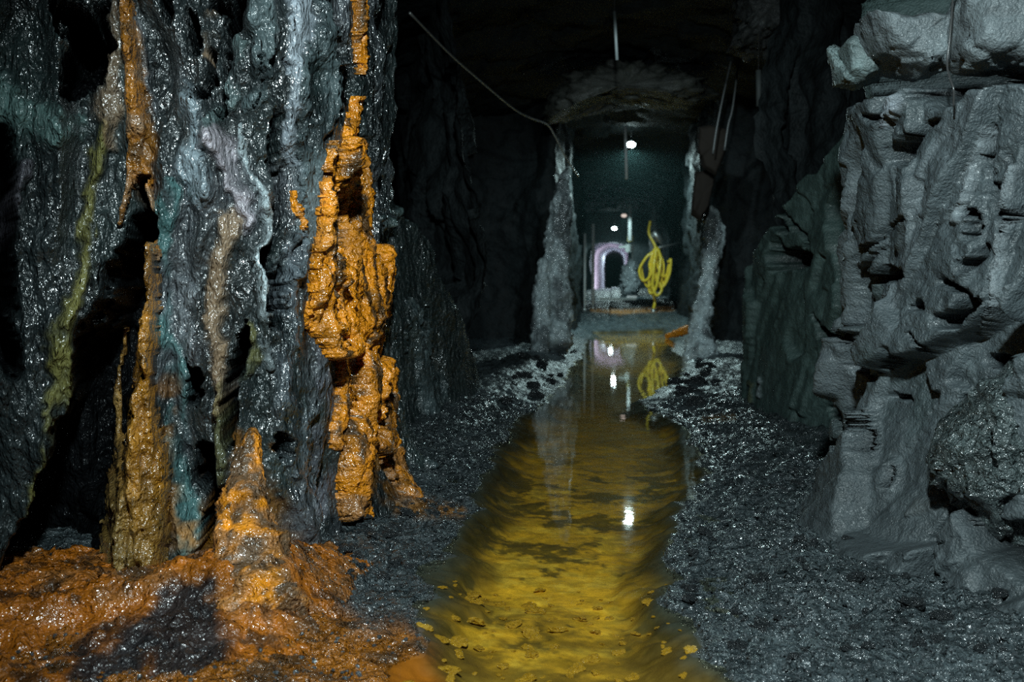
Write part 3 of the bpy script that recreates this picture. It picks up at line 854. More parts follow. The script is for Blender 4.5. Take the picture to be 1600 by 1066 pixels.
def shell(name, strokes, label, cat, colfn, thick=.05, rag=.5, seed=0, zmin=-.2):
    """a crust that follows the relief of the wall, its rim tucked into the rock"""
    V, Nn, uv = WL['V'], WL['N'], WL['uv0']
    w = np.zeros(len(V)); T = np.zeros(len(V))
    for st in strokes:
        pts, th = st if isinstance(st, tuple) else (st, thick)
        k = stroke(uv, [(a, b, c * 1.15) for a, b, c in pts], 0)
        T = np.where(k > w, th, T); w = np.maximum(w, k)
    idx = np.where(w > .02)[0]
    v = V[idx]
    q = np.stack([WL['S'][idx] * 22, v[:, 2] * 4, v[:, 2] * 0], -1)
    r = fbm(v * np.array([9, 9, 4.]), 5, 2000 + seed, .62)
    ww = w[idx] + rag * r * (1.15 - w[idx]) - .30
    g = np.clip(ww / .6, -.3, 1); g = np.where(g > 0, np.sqrt(np.clip(1 - (1 - np.clip(g, 0, 1)) ** 2, 0, 1)), g)
    t = T[idx] * (g * (1 + .35 * ridged(q, 3, 2010 + seed)) + .18 * g * fbm(v * np.array([24, 24, 12.]), 4, 2020 + seed, .6)) + .012 * np.clip(g * 4, 0, 1) * fbm(v * 60, 2, 2030 + seed)
    t = np.where(ww <= 0, -.012 + ww * .03, t)
    keep = np.zeros(len(V), bool); keep[idx] = ww > -.06
    F = WL['F']; fk = F[keep[F].all(1)]
    # only the connected crust, no stray crumbs
    lab = np.arange(len(V)); 
    for _ in range(2000):
        mn = lab[fk].min(1); old = lab.copy()
        np.minimum.at(lab, fk.ravel(), np.repeat(mn, 4)); lab = lab[lab]
        if (old == lab).all(): break
    ids, cn = np.unique(lab[fk[:, 0]], return_counts=True)
    good = ids[cn >= cn.max() * (1.0 if len(strokes) == 1 else .02)]
    fk = fk[np.isin(lab[fk[:, 0]], good)]
    used = np.unique(fk); mp_ = -np.ones(len(V), int); mp_[used] = np.arange(len(used))
    full = np.zeros(len(V)); full[idx] = t
    outer = V[used] + Nn[used] * full[used][:, None]
    inner = V[used] - Nn[used] * .03
    f = mp_[fk]; n = len(used)
    # rim
    e = np.concatenate([f[:, [0, 1]], f[:, [1, 2]], f[:, [2, 3]], f[:, [3, 0]]])
    key = np.sort(e, 1); kk = key[:, 0] * n + key[:, 1]
    _, inv, cnt = np.unique(kk, return_inverse=True, return_counts=True)
    be = e[cnt[inv] == 1]
    rim = np.stack([be[:, 1], be[:, 0], be[:, 0] + n, be[:, 1] + n], -1)
    VV = np.vstack([outer, inner]); FF = np.vstack([f, f[:, ::-1] + n, rim])
    o = mesh_np(name, VV, FF, M_OCHRE, tint=colfn(VV, project(VV)))
    return tagit(o, label, cat)


WL['uv0'] = project(WL['V']) + np.stack([fbm(WL['V'] * np.array([8, 8, 4.]), 4, 2101, .6), 0 * WL['S']], -1) * 12
shell('flowstone_streak', [[(196, -60, 12), (205, 60, 16), (212, 140, 22), (212, 230, 18), (205, 290, 12), (188, 350, 6)],
                           [(216, 240, 12), (228, 290, 18), (240, 400, 16)]],
      'narrow rust-brown mineral streak running down from the top left of the wall', 'mineral deposit', col_streak, .05, .6, 1)
shell('flowstone_column', [([(240, 380, 10), (238, 500, 18), (232, 600, 30), (226, 700, 46), (216, 800, 60), (212, 900, 72), (210, 990, 76)], .16),
                           ([(200, 500, 6), (188, 620, 12), (180, 720, 16), (174, 840, 20), (168, 950, 24)], .10)],
      'tall rust-brown flowstone column widening down to the ochre mound', 'mineral deposit', col_rust, .14, .45, 5)
shell('flowstone_curtain', [
    ([(556, -60, 11), (554, 60, 10), (556, 110, 9), (549, 170, 9), (540, 215, 12)], .05),
    ([(540, 215, 12), (543, 270, 26), (548, 340, 30), (548, 420, 40), (542, 480, 44), (525, 540, 34)], .085),
    ([(590, 390, 13), (583, 440, 20), (574, 500, 13), (562, 570, 14), (556, 650, 22), (548, 720, 26), (545, 800, 22)], .08),
    ([(498, 300, 7), (500, 330, 14), (498, 400, 12), (492, 460, 14), (494, 510, 24), (515, 540, 22)], .06),
    ([(514, 220, 5), (505, 260, 6), (497, 305, 7)], .04),
    ([(530, 560, 10), (528, 640, 10), (520, 700, 7)], .04)],
      'bright orange ochre curtain clinging to the edge of the black wall', 'mineral deposit', col_orange, .09, .34, 9)
shell('flowstone_ledge', [[(585, 565, 12), (592, 590, 16), (592, 640, 14), (598, 690, 14)], [(575, 688, 12), (604, 706, 16), (612, 740, 13), (628, 770, 13), (648, 790, 12), (676, 802, 7)]],
      'small orange ochre drip at the foot of the curtain, reaching the rubble', 'mineral deposit', col_orange, .07, .6, 21)
shell('ochre_patch', [[(441, 120, 5), (441, 150, 12), (447, 165, 13), (440, 186, 6)]], 'small orange ochre patch in a dark cleft high on the wall', 'mineral deposit', col_orange, .06, .6, 31)
shell('ochre_patch', [[(455, 288, 4), (457, 318, 9), (464, 336, 10), (468, 358, 6)]], 'thin orange drip left of the curtain at mid height', 'mineral deposit', col_orange, .03, .6, 33)
flow('ochre_cone', [([(396, 664, 7), (392, 690, 14), (386, 730, 24), (382, 780, 34), (384, 840, 42), (396, 900, 56), (410, 980, 74)], {'Yfix': [3.72, 3.66, 3.58, 3.5, 3.42, 3.3, 3.18]}),
                    ([(360, 780, 10), (352, 830, 16), (356, 900, 22)], {'Yfix': [3.5, 3.4, 3.3]}),
                    ([(425, 840, 12), (440, 900, 24), (462, 960, 30)], {'Yfix': [3.6, 3.45, 3.3]})],
     'glistening orange ochre cone rising from the mound against the black wall', 'mineral deposit', col_orange, 41, depth=.8, lump=.25)

# mound
xs = np.arange(-2.7, -.45, .0075); ys = np.arange(2.2, 4.35, .0075)
G = np.stack(np.meshgrid(xs, ys, indexing='ij'), -1).reshape(-1, 2)
B = np.c_[G, np.zeros(len(G))]
MP = [P(-300, 1180, 2.4)[:2], P(-300, 900, 3.3)[:2]]
ridge = np.interp(G[:, 0], [-2.7, -2.2, -1.78, -1.4, -1.2, -1.03, -.85, -.7, -.45], [.09, .10, .12, .21, .21, .06, -.03, -.08, -.12])
yc = np.interp(G[:, 0], [-2.7, -1.9, -1.4, -1.0, -.6], [3.15, 3.2, 3.35, 3.45, 3.4])
dy = G[:, 1] - yc
prof = np.where(dy < 0, np.exp(-(dy / .42) ** 2), np.exp(-(dy / .6) ** 2))
zz = ridge * prof + .05 * fbm(B * 5, 4, 901) * prof + .03 * fbm(B * 16, 4, 911, .6) + .016 * facets(B * 22, 921, 1.2)
zz += .09 * prof * sstep(-dy, .08, .14) * sstep(fbm(B * 3, 2, 925), -.3, .3) * -1.0
edge = np.minimum.reduce([sstep(G[:, 0], -2.7, -2.55), 1 - sstep(G[:, 0], -1.0, -.72), sstep(G[:, 1], 2.2, 2.4), 1 - sstep(G[:, 1], 4.1, 4.34)])
zz = zz * edge - .35 * (1 - edge) + .015
B[:, 2] = zz
uvm = project(B)
col = np.tile(np.array((.34, .10, .006)), (len(B), 1))
col = lerpc(col, (.16, .075, .025), sstep(fbm(B * 6, 4, 931), 0, .4) * .6)
col = lerpc(col, (.03, .018, .01), sstep(fbm(B * np.array([9, 9, 5.]), 5, 935, .6), .08, .28) * .8)
drk = stroke(uvm + np.stack([fbm(B * 9, 3, 941), fbm(B * 9, 3, 942)], -1) * 40, [(150, 1040, 60), (230, 985, 60), (300, 930, 50), (300, 1000, 90), (290, 1060, 90)], .4)
col = lerpc(col, (.016, .016, .018), drk * .97)
col = lerpc(col, (.14, .07, .03), sstep(fbm(B * 15, 3, 951), .05, .3) * .6 * sstep(uvm[:, 0], 340, 460))
mo = mesh_np('ochre_mound', B, gridF(len(xs), len(ys), True), M_OCHRE, tint=col)
tagit(mo, 'broad glistening orange ochre mud mound at the bottom left corner', 'mud mound')


# ------------------------------------------------------------------ rocks
def outline_rock(pts, Y, depth, n=120, m=40, seed=0, amp=.02, flat=.3, tiltY=0.0):
    pts = np.array(pts, float)
    c = pts.mean(0); cl = np.vstack([pts, pts[:1]])
    L_ = np.r_[0, np.cumsum(np.linalg.norm(np.diff(cl, axis=0), axis=1))]
    s = np.linspace(0, L_[-1], n, endpoint=False)
    E = np.stack([np.interp(s, L_, cl[:, 0]), np.interp(s, L_, cl[:, 1])], -1)
    V = []
    for i in range(m + 1):
        t = i / m
        rho = max(math.sin(math.pi * t), 0) ** flat if 0 < t < 1 else 0
        if i in (0, m): rho = 0.001
        dd = -math.cos(math.pi * t) * depth / 2
        for e in E:
            uvp = c + (e - c) * rho
            V.append(P(uvp[0], uvp[1], Y) + np.array([tiltY * dd, dd, 0]))
    V = np.array(V)
    g = V.mean(0); nn = V - g; nn /= np.linalg.norm(nn, axis=1)[:, None]
    V = V + nn * (amp * (2.0 * facets(V * 4.5, seed, 1.3) + 1.0 * facets(V * 11, seed + 9, 1.2) + .7 * fbm(V * 20, 3, seed + 5)))[:, None]
    F = []
    for i in range(m):
        for j in range(n):
            j2 = (j + 1) % n
            F.append((i * n + j, i * n + j2, (i + 1) * n + j2, (i + 1) * n + j))
    return V, np.array(F)


def rockobj(name, pts, Y, depth, label, cat='rock', colr=(.13, .152, .16), mat=None, kind=None, **k):
    V, F = outline_rock(pts, Y, depth, **k)
    col = np.tile(np.array(colr), (len(V), 1))
    col = lerpc(col, tuple(x * 1.7 for x in colr), sstep(fbm(V * 6, 4, 1001), .05, .5) * .6)
    col = lerpc(col, tuple(x * .4 for x in colr), sstep(fbm(V * 9, 3, 1003), .25, .5) * .6)
    o = mesh_np(name, V, F[:, ::-1], mat or M_RIGHT, tint=col)
    clean(o)
    return tagit(o, label, cat, kind=kind)


rockobj('rock_block', [(1348, 31), (1400, 38), (1425, 35), (1484, 41), (1484, 104), (1460, 112), (1430, 120), (1398, 106), (1368, 88), (1356, 62)], 4.55, .5,
        'pale flat-topped rock block perched on the right wall, left of the hanging wire', seed=1101, amp=.012, flat=.22)
rockobj('rock_block', [(1494, 20), (1508, -14), (1530, -18), (1556, 8), (1565, 24), (1600, 20), (1700, 10), (1720, 90), (1620, 112), (1560, 110), (1510, 106), (1490, 90)], 4.2, .5,
        'large pale rock block on the right wall, right of the hanging wire', seed=1111, amp=.014, flat=.22)
rockobj('rock_block', [(1302, 78), (1318, 62), (1350, 66), (1366, 90), (1380, 100), (1372, 122), (1340, 134), (1312, 128), (1308, 100)], 4.85, .45,
        'small dark jagged rock jutting left from the top of the right wall', colr=(.13, .17, .17), seed=1121, amp=.016, flat=.3)
rockobj('boulder', [(1470, 690), (1530, 600), (1600, 560), (1680, 600), (1700, 820), (1600, 860), (1520, 800), (1478, 760)], 3.95, .5,
        'dark wet rounded boulder bulging from the foot of the right wall at the frame edge', colr=(.07, .09, .09), mat=M_FLOOR, seed=1131, amp=.03, flat=.5)
rockobj('ceiling_ledge', [(858, 150), (900, 122), (960, 108), (1030, 112), (1100, 135), (1112, 150), (1070, 162), (1000, 156), (940, 150), (890, 178), (862, 190)], 16.0, 1.6,
        'low ledge of rock hanging from the roof above the lamps', 'ledge', colr=(.075, .08, .07), seed=1141, amp=.08, flat=.4, kind='structure')
rockobj('ceiling_bulge', [(1150, -30), (1260, -40), (1262, 20), (1225, 66), (1180, 80), (1140, 78), (1158, 40)], 11.5, 1.2,
        'dim rounded rock bulge under the roof', 'ledge', colr=(.06, .065, .065), seed=1151, amp=.06, flat=.5, kind='structure')


def col_pil(V, uv):
    c = np.tile(np.array((.36, .43, .44)), (len(V), 1))
    return lerpc(c, (.05, .06, .065), sstep(fbm(V * np.array([4, 4, 1.5]), 4, 1201), .0, .35) * .8)


PK = dict(step=.03, n=40, lump=.35)
flow('rock_pillar', [([(884, 262, 6), (876, 320, 14), (870, 380, 18), (868, 440, 20), (872, 500, 20), (868, 550, 24)], {'Yfix': [15.6, 15.6, 15.6, 15.5, 15.4, 15.0]}),
                     ([(850, 400, 8), (846, 470, 12), (844, 540, 12), (846, 570, 12)], {'Yfix': [15.3, 15.2, 15, 14.6]})],
     'grey wet rock pillar on the left of the tunnel mouth', 'rock pillar', col_pil, 51, mat=M_PALE_T if False else M_LEFT, depth=.9, **PK)
flow('rock_pillar', [([(1108, 318, 5), (1114, 345, 14), (1116, 375, 15), (1110, 410, 11), (1108, 440, 11), (1098, 480, 13), (1092, 520, 15), (1098, 570, 30)], {'Yfix': [16, 16, 16, 15.9, 15.8, 15.6, 15.4, 15]})],
     'pale wet knobbly rock pillar on the right of the tunnel mouth', 'rock pillar', lambda V, uv: col_pil(V, uv) * 1.5, 57, mat=M_LEFT, depth=.9, **PK)
flow('ochre_patch', [([(1040, 526, 3), (1058, 521, 5), (1072, 516, 7), (1078, 508, 3)], {'Yfix': [21, 20.5, 20, 20]})], 'small bright orange ochre heap on the far bank at the right pillar foot', 'mineral deposit', lambda V, uv: np.tile(np.array(ORANGE), (len(V), 1)), 61, depth=.8, step=.02)

# ---- loose stones
rng = random.Random(7)


def stone_mesh(seed, flatz=.55, sub=3):
    bm = bmesh.new(); bmesh.ops.create_icosphere(bm, subdivisions=sub, radius=1)
    V = np.array([v.co[:] for v in bm.verts])
    r = 1 + .55 * facets(V * 1.3 + seed, seed, 1.4) + .12 * fbm(V * 4 + seed, 3, seed)
    V = V * r[:, None] * np.array([1, .75, flatz])
    for v, c in zip(bm.verts, V): v.co = c
    me = bpy.data.meshes.new('stone'); bm.to_mesh(me); bm.free()
    for p in me.polygons: p.use_smooth = False
    return me


var_d = [stone_mesh(s) for s in (1, 5, 9, 14, 22)]
var_o = [stone_mesh(s, .3) for s in (31, 35, 39)]
for m_ in var_d: m_.materials.append(M_STONE)
for m_ in var_o: m_.materials.append(M_STONE_O)


def put_stone(name, me, x, y, zc, r, label, cat, group):
    o = bpy.data.objects.new(name, me); COL.objects.link(o)
    o.location = (x, y, zc); o.scale = (r, r, r)
    o.rotation_euler = (rng.uniform(-.3, .3), rng.uniform(-.3, .3), rng.uniform(0, 6.28))
    tagit(o, label, cat, group)
    return o


def sprinkle(poly, count, rmin, rmax, meshes, label, group, name='stone', zoff=.25, wet=None):
    poly = np.array(poly, float); lo, hi = poly.min(0), poly.max(0); k = 0; tries = 0
    pts = []
    while k < count and tries < 20000:
        tries += 1
        u, v = rng.uniform(lo[0], hi[0]), rng.uniform(lo[1], hi[1])
        if poly_sd(np.array([[u, v]]), poly)[0] > 0: continue
        g = ground(u, v)
        zf, sdn, _ = floor_z(np.array([[g[0], g[1]]]))
        if wet is True and sdn[0] > -.05: continue
        if wet is False and sdn[0] < .02: continue
        r = rmin + (rmax - rmin) * rng.random() ** 2.5
        if any((g[0] - a) ** 2 + (g[1] - b) ** 2 < (r + c) ** 2 * 1.1 for a, b, c in pts): continue
        pts.append((g[0], g[1], r))
        put_stone(name, rng.choice(meshes), g[0], g[1], float(zf[0]) + r * zoff, r, label, 'stone', group)
        k += 1


sprinkle([(1070, 800), (1130, 700), (1300, 740), (1500, 900), (1600, 980), (1600, 1060), (1180, 1060), (1070, 960)], 90, .012, .045, var_d,
         'small dark wet stone lying in the rubble right of the stream', 'loose stones on the right bank', wet=False)
sprinkle([(500, 840), (600, 790), (720, 790), (680, 860), (640, 940), (520, 930)], 55, .012, .04, var_d,
         'small dark wet stone lying in the rubble left of the stream', 'loose stones on the left bank', wet=False)
sprinkle([(640, 900), (900, 880), (1080, 900), (1120, 1060), (620, 1060)], 110, .010, .045, var_o,
         'flat ochre-coated stone on the bed of the stream near the camera', 'stones on the stream bed', name='pebble', zoff=.1, wet=True)
sprinkle([(800, 560), (900, 540), (900, 600), (830, 640), (790, 640)], 26, .04, .10, var_d,
         'dark wet rubble stone on the far left bank before the left pillar', 'rubble at the left pillar', wet=False)
sprinkle([(1060, 560), (1110, 560), (1130, 640), (1080, 660), (1040, 630)], 26, .04, .10, var_d,
         'dark wet rubble stone on the far right bank before the right pillar', 'rubble at the right pillar', wet=False)

# gravel: crumbs nobody could count, one mesh
base = stone_mesh(77, .6, 1)
bv = np.array([v.co[:] for v in base.vertices]); bf = np.array([p.vertices[:] for p in base.polygons])
bpy.data.meshes.remove(base)
r_ = np.random.RandomState(3)
n = 9000
gy = 2.3 + (9.5 - 2.3) * r_.rand(n * 3) ** 1.6; gx = r_.uniform(-2.0, 2.6, n * 3)
zf, sdn, _ = floor_z(np.stack([gx, gy], -1))
ok = np.where((sdn > .0) & (sdn < 1.3))[0][:n]
gx, gy, zf = gx[ok], gy[ok], zf[ok]; n = len(ok)
rr = (.003 + .010 * r_.rand(n) ** 3) * (gy / 4) ** .5
th = r_.rand(n) * 6.28; ax = r_.rand(n) * 1.5
c_, s_ = np.cos(th), np.sin(th)
Vg = bv[None] * rr[:, None, None]
ca, sa = np.cos(ax), np.sin(ax)
x1 = Vg[..., 0]; y1 = Vg[..., 1] * ca[:, None] - Vg[..., 2] * sa[:, None]; z1 = Vg[..., 1] * sa[:, None] + Vg[..., 2] * ca[:, None]
Vg = np.stack([x1 * c_[:, None] - y1 * s_[:, None] + gx[:, None], x1 * s_[:, None] + y1 * c_[:, None] + gy[:, None], z1 + (zf + rr * .3)[:, None]], -1)
Fg = bf[None] + (np.arange(n) * len(bv))[:, None, None]
go = mesh_np('gravel', Vg.reshape(-1, 3), Fg.reshape(-1, 3), M_STONE, smooth=False)
tagit(go, 'fine dark glittering gravel strewn over both banks of the stream', 'gravel', kind='stuff')


# ------------------------------------------------------------------ lamps, rods, hose, cables
def sph(name, c, r, mat, parent=None, sc_=(1, 1, 1)):
    bm = bmesh.new(); bmesh.ops.create_uvsphere(bm, u_segments=20, v_segments=12, radius=r)
    for v in bm.verts: v.co = Vector((v.co[0] * sc_[0] + c[0], v.co[1] * sc_[1] + c[1], v.co[2] * sc_[2] + c[2]))
    me = bpy.data.meshes.new(name); bm.to_mesh(me); bm.free()
    for p in me.polygons: p.use_smooth = True
    me.materials.append(mat)
    o = bpy.data.objects.new(name, me); COL.objects.link(o)
    if parent: o.parent = parent
    return o


def ztop(x, y):
    return 4.75


def lamp(u, v, Y, r, label, energy, lit=True, strength=None):
    p = P(u, v, Y)
    root = empty('ceiling_lamp', p)
    tagit(root, label, 'lamp', 'roof lamps along the drift')
    sph('bulb', (0, 0, 0), r, M_BULB if lit else M_DIM, root, (1.15, 1, .75))
    tube('lamp_holder', [(0, 0, r * .55), (0, 0, r * 1.3)], [r * .6, r * .35], M_METAL, 12, root)
    tube('hanging_wire', [(0, 0, r * 1.2), (.01, 0, 4.75 - p[2])], .008, M_CABLE, 6, root)
    if energy:
        l = light('lamp_light', 'SPOT', (0, 0, -r * 1.3), energy, (.7, 1.0, 1.0), (0, -.12, -r * 1.3 - 1) if lit else (.08, 1, -r * 1.3 - .42), r, 164 if lit else 56, .3)
        l.parent = root
    return root


lamp(986, 226, 22, .085, 'brightest white roof lamp hanging in the middle of the tunnel', 420)
lamp(960, 357, 48, .10, 'second bright roof lamp, small and lower, above the far archway', 220)
lamp(975, 337, 33, .08, 'dim small lamp just left of the lowest hanging tube', 480, False)  # its strong forward spot is added to brighten the outcrop and fixture
lamp(955, 387, 60, .12, 'tiny white lamp at the crown of the far archway', 160)


def rod(u0, v0, u1, v1, Y, r, label):
    m_ = M_TUBE_DIM if Y < 15 else M_TUBE
    a, b_ = P(u0, v0, Y), P(u1, v1, Y)
    root = empty('hanging_tube', b_)
    tagit(root, label, 'tube', 'grey tubes hanging from the roof')
    o = tube('tube', [a - b_, (a - b_) * .5, (0, 0, 0)], r, m_, 12, root)
    tube('hanging_wire', [a - b_, a - b_ + np.array([0, 0, 4.9 - a[2]])], .006, M_CABLE, 6, root)
    return root


rod(960, 18, 964, 94, 11.5, .018, 'thin grey tube hanging nearest, at the top of the tunnel')
rod(977, 198, 979, 280, 20, .03, 'grey tube hanging just left of the brightest lamp')
rod(984, 320, 984, 376, 36, .07, 'lowest grey tube, hanging above the yellow fixture')
rod(1185, 110, 1186, 166, 11, .03, 'faint short tube hanging right of the lean timber')

for (u, v0, v1, Y, r, lab) in [(927, 350, 470, 30, .05, 'upright grey pole left of the far archway'), (914, 365, 475, 28, .035, 'short dim pole farthest left beside the dark wall')]:
    a = P(u, v0, Y); b_ = np.array([a[0], a[1], fz(a[0], a[1]) - .05])
    root = empty('pole', b_); tagit(root, lab, 'pole', 'poles before the archway')
    tube('shaft', [a - b_, (a - b_) * .5, (0, 0, 0)], r, M_TUBE, 10, root)
    tube('base_collar', [(0, 0, .04), (0, 0, .14)], r * 2, M_METAL, 12, root)

# yellow hose in hanging loops
hb = P(1024, 392, 26)
pts = []
rngh = random.Random(3)
K = 26 / FPX


def hp(u, v, dy=0.0):
    return P(u, v, 26 + dy)


def catmull(p, n=10):
    p = np.array(p); p = np.vstack([2 * p[0] - p[1], p, 2 * p[-1] - p[-2]]); out = []
    for i in range(1, len(p) - 2):
        for t in np.linspace(0, 1, n, endpoint=False):
            out.append(.5 * ((2 * p[i]) + (-p[i - 1] + p[i + 1]) * t + (2 * p[i - 1] - 5 * p[i] + 4 * p[i + 1] - p[i + 2]) * t * t + (-p[i - 1] + 3 * p[i] - 3 * p[i + 1] + p[i + 2]) * t ** 3))
    out.append(p[-2]); return np.array(out)


loops = [(1016, 345, 0), (1014, 365, .05), (1024, 388, -.05), (1010, 402, -.1), (999, 422, -.1), (1004, 438, -.1), (1014, 434, -.15), (1022, 410, -.15), (1026, 390, -.1),
         (1032, 402, -.1), (1030, 425, -.2), (1024, 452, -.2), (1016, 458, -.15), (1014, 440, -.1), (1020, 400, -.05), (1025, 388, 0), (1030, 394, .05), (1034, 430, .05), (1038, 446, 0),
         (1044, 420, -.05), (1048, 405, -.1), (1046, 428, -.1), (1036, 448, -.1), (1026, 440, -.1), (1018, 405, -.1), (1024, 389, -.05), (1022, 415, -.2), (1020, 446, -.2), (1026, 462, -.2), (1034, 450, -.15),
         (1022, 425, -.1), (1028, 392, 0), (1018, 420, .1), (1018, 448, .1), (1023, 470, .1), (1021, 483, 0)]
hc = catmull([hp(*p) - hb for p in loops], 8)
hr = empty('hose', hb); tagit(hr, 'tangled yellow hose hanging in loops on the right tunnel wall', 'hose')
rz = random.Random(12); ex = []
for k in range(4):
    uu = (1013, 1031, 1019, 1037)[k]; ww = (9, 7, 4, 10)[k]; bb = 430 + rz.random() * 40
    ex += [(1025, 389, .05), (uu - ww, 410, rz.uniform(-.2, .1)), (uu - ww * .8, bb - 12, rz.uniform(-.2, .1)), (uu, bb, rz.uniform(-.2, .1)), (uu + ww * .8, bb - 14, rz.uniform(-.2, .1)), (uu + ww * .7, 408, rz.uniform(-.2, .1))]
hc2 = catmull([hp(*p) - hb for p in ex], 6)
tube('hose_loops', hc2, .026, M_HOSE, 8, hr)
tube('hose_coil', hc, .036, M_HOSE, 10, hr)
tube('hose_end', [hc[-1], hc[-1] - np.array([0, 0, .14])], .055, M_METAL, 10, hr)
br = empty('wall_bracket', hp(1022, 386, .1)); tagit(br, 'shiny metal bracket with cross arm from which the yellow hose hangs', 'bracket')
bo = np.array(br.location)
tube('arm', [hp(1012, 360, .1) - bo, hp(1024, 388, .05) - bo], .05, M_METAL, 8, br)
tube('plate', [hp(1020, 362, .1) - bo, hp(1034, 378, .2) - bo], .09, M_METAL, 8, br)
tube('hook', [hp(1024, 388, .05) - bo, hp(1062, 380, .6) - bo], .03, M_METAL, 8, br)

# yellow-topped white fixture and grey mound in front of the arch
fx = P(984, 388, 38); fr_ = empty('junction_box', fx); tagit(fr_, 'white fixture with yellow top under the lowest hanging tube', 'fixture')
boxobj('box', (0, 0, 0), (.34, .2, .30), M_WHITE, fr_, bevel=.03)
boxobj('cap', (.02, 0, .36), (.22, .18, .26), M_YPAINT, fr_, bevel=.03)
boxobj('arm', (-.28, 0, .05), (.26, .08, .08), M_WHITE, fr_, bevel=.01)
tube('stand', [(0.1, 0, -.1), (0.1, 0, fz(fx[0], fx[1]) - fx[2] - .1)], .04, M_METAL, 8, fr_)
rockobj('rock_outcrop', [(974, 420), (984, 402), (994, 412), (998, 440), (996, 462), (972, 464), (970, 444)], 38, 1.2,
        'grey rounded rock outcrop standing right of the far archway', colr=(.3, .34, .37), mat=M_PALE, seed=1301, amp=.08, flat=.6)
pb = empty('plank', P(965, 467, 30)); tagit(pb, 'pale plank lying across the floor before the archway', 'plank')
boxobj('board', (0, 0, 0), (1.1, .28, .07), M_WHITE, pb, bevel=.01); boxobj('batten', (.42, 0, .06), (.3, .26, .06), M_METAL, pb, bevel=.01)

# left messenger cable
tube_pts = catmull([P(u, v, Y) for u, v, Y in [(640, 20, 8.5), (700, 82, 9.5), (745, 122, 10.5), (800, 168, 12), (828, 184, 12.8), (855, 195, 13.6), (868, 215, 14), (884, 246, 14.6), (903, 275, 15.2)]], 8)
lc = tube('cable', tube_pts, .012, M_METAL, 8); tagit(lc, 'thin sagging cable strung along the left side below the roof', 'cable')
# right cables and timber
for i, (pp, lab) in enumerate([([(1142, 96), (1130, 150), (1120, 200), (1114, 240)], 'thin pale cable running down to the leaning brown timber, left one'),
                               ([(1160, 40), (1146, 160), (1138, 195), (1132, 235)], 'thin pale cable running down right beside the leaning timber')]):
    o = tube('cable', catmull([P(u, v, 14.2) for u, v in pp], 6), .014, M_CABLE2, 8); tagit(o, lab, 'cable')
V, F = outline_rock([(1092, 200), (1108, 196), (1138, 205), (1130, 245), (1118, 275), (1098, 262), (1090, 235)], 14.6, .3, n=60, m=16, seed=1401, amp=.012, flat=.15)
o = mesh_np('timber_prop', V, F[:, ::-1], M_WOOD); clean(o); tagit(o, 'broad brown timber plate wedged above the right pillar', 'timber')
V, F = outline_rock([(1086, 272), (1100, 268), (1116, 280), (1106, 325), (1094, 345), (1080, 335)], 14.9, .3, n=60, m=16, seed=1411, amp=.012, flat=.15)
o = mesh_np('timber_prop', V, F[:, ::-1], M_WOOD); clean(o); tagit(o, 'dark brown timber piece wedged lower, left of the pale pillar top', 'timber')
# wire over the near right rock
o = tube('wire', catmull([P(u, v, Y) for u, v, Y in [(1492, -60, 4.05), (1488, 10, 4.1), (1484, 60, 4.12), (1480, 100, 4.12), (1484, 122, 4.08), (1490, 140, 4.06), (1490, 166, 4.08)]], 8), .004, M_CABLE, 8)
tagit(o, 'thin black wire hanging between the two pale rock blocks', 'wire')

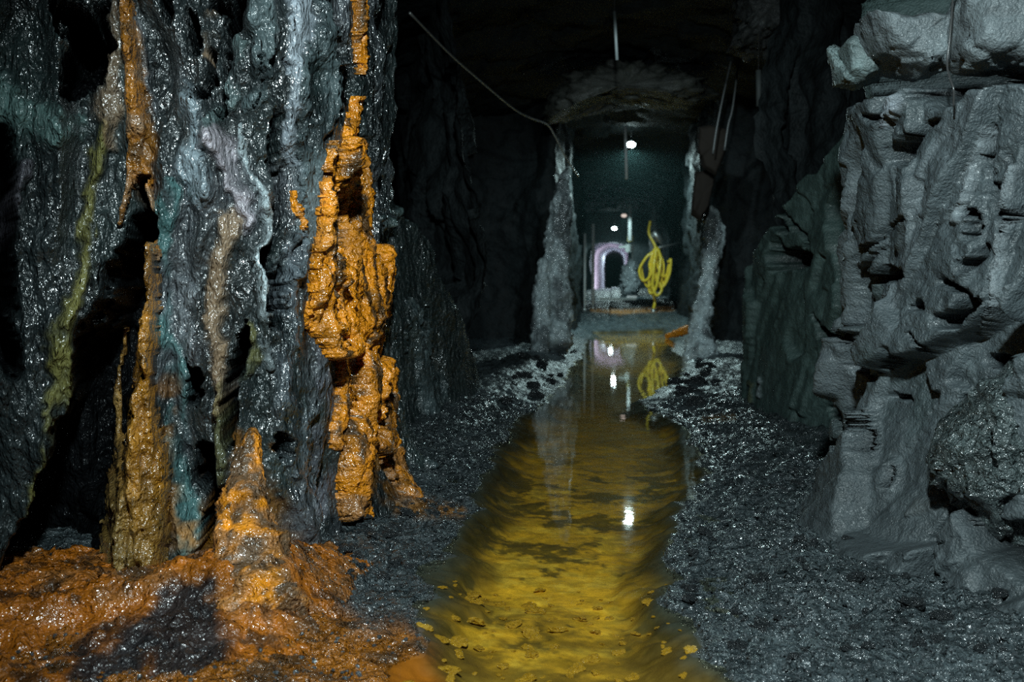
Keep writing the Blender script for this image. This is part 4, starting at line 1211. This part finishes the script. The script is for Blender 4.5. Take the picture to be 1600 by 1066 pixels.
# ------------------------------------------------------------------ far archway
X0, X1, ZB, ZS = -.98, .80, .60, 2.6
prof = [(X0, ZB), (X0, 1.3), (X0 - .03, 2.0)] + [((X0 + X1) / 2 - (X1 - X0) / 2 * math.cos(a), ZS + .55 * math.sin(a)) for a in np.linspace(0, math.pi, 14)] + [(X1 + .03, 2.0), (X1, 1.3), (X1, ZB)]
prof = np.array(prof)
ysA = np.arange(49, 92, .5)
V = []
for yy in ysA:
    for x, zc in prof: V.append((x + (.045 * min(yy - 49, 12) if x < -.3 else 0), yy, zc))
V = np.array(V); cx = np.array([(X0 + X1) / 2, 0, 1.7])
dirn = (V - cx) * np.array([1, 0, 1]); dirn /= np.linalg.norm(dirn, axis=1)[:, None]
V = V + dirn * (.18 * fbm(V * 1.1, 4, 1501))[:, None]
o = mesh_np('wall_archway', V, gridF(len(ysA), len(prof)), M_SHOT); tagit(o, 'whitewashed arched lining far down the drift', 'archway', kind='structure')
# rock face around the arch
out_ = [(x * 1.0, zc) for x, zc in prof]
k = len(prof)
big = []
for x, zc in prof:
    d = np.array([x - cx[0], zc - 1.7]); d /= np.linalg.norm(d) + 1e-9
    big.append((cx[0] + d[0] * 6, 1.7 + d[1] * 6))
Vr = [(x, 49.3, zc) for x, zc in prof] + [(x, 49.0, zc) for x, zc in big]
Fr = [(i, i + 1, k + i + 1, k + i) for i in range(k - 1)]
o = mesh_np('wall_far', np.array(Vr), np.array(Fr), M_FAR); tagit(o, 'black rock face around the far archway', 'wall', kind='structure')
Vf = np.array([(X0 - .4, 48.5, ZB + .06), (X1 + .4, 48.5, ZB + .06), (X1 + .4, 92, ZB + .06), (X0 - .4, 92, ZB + .06)])
o = mesh_np('floor_archway', Vf, np.array([(0, 1, 2, 3)]), M_SHOT); tagit(o, 'pale floor inside the far archway', 'floor', kind='structure')
o = mesh_np('wall_end', np.array([(-3, 92, 0), (3, 92, 0), (3, 92, 5), (-3, 92, 5)], float), np.array([(0, 1, 2, 3)]), M_FAR)
tagit(o, 'dark end of the drift behind the archway', 'wall', kind='structure')
light('arch_light', 'SPOT', (.5, 50.6, 1.5), 520, (.9, .87, 1.0), (-.8, 55, 1.0), .1, 80, .5)

# thin mist hanging in the far drift
M_HAZE = bpy.data.materials.new('mist'); M_HAZE.use_nodes = True
nt = M_HAZE.node_tree; nt.nodes.remove(nt.nodes['Principled BSDF'])
vs = N(nt, 'ShaderNodeVolumeScatter', Density=.0016, Anisotropy=.3); vs.inputs['Color'].default_value = (.55, 1, 1, 1)
nt.links.new(vs.outputs[0], nt.nodes['Material Output'].inputs['Volume'])
hz = boxobj('mist', (0.1, 31, 2.6), (3.4, 32, 3.6), M_HAZE)
tagit(hz, 'thin teal mist glowing round the lamps deep in the tunnel', 'mist', kind='stuff')
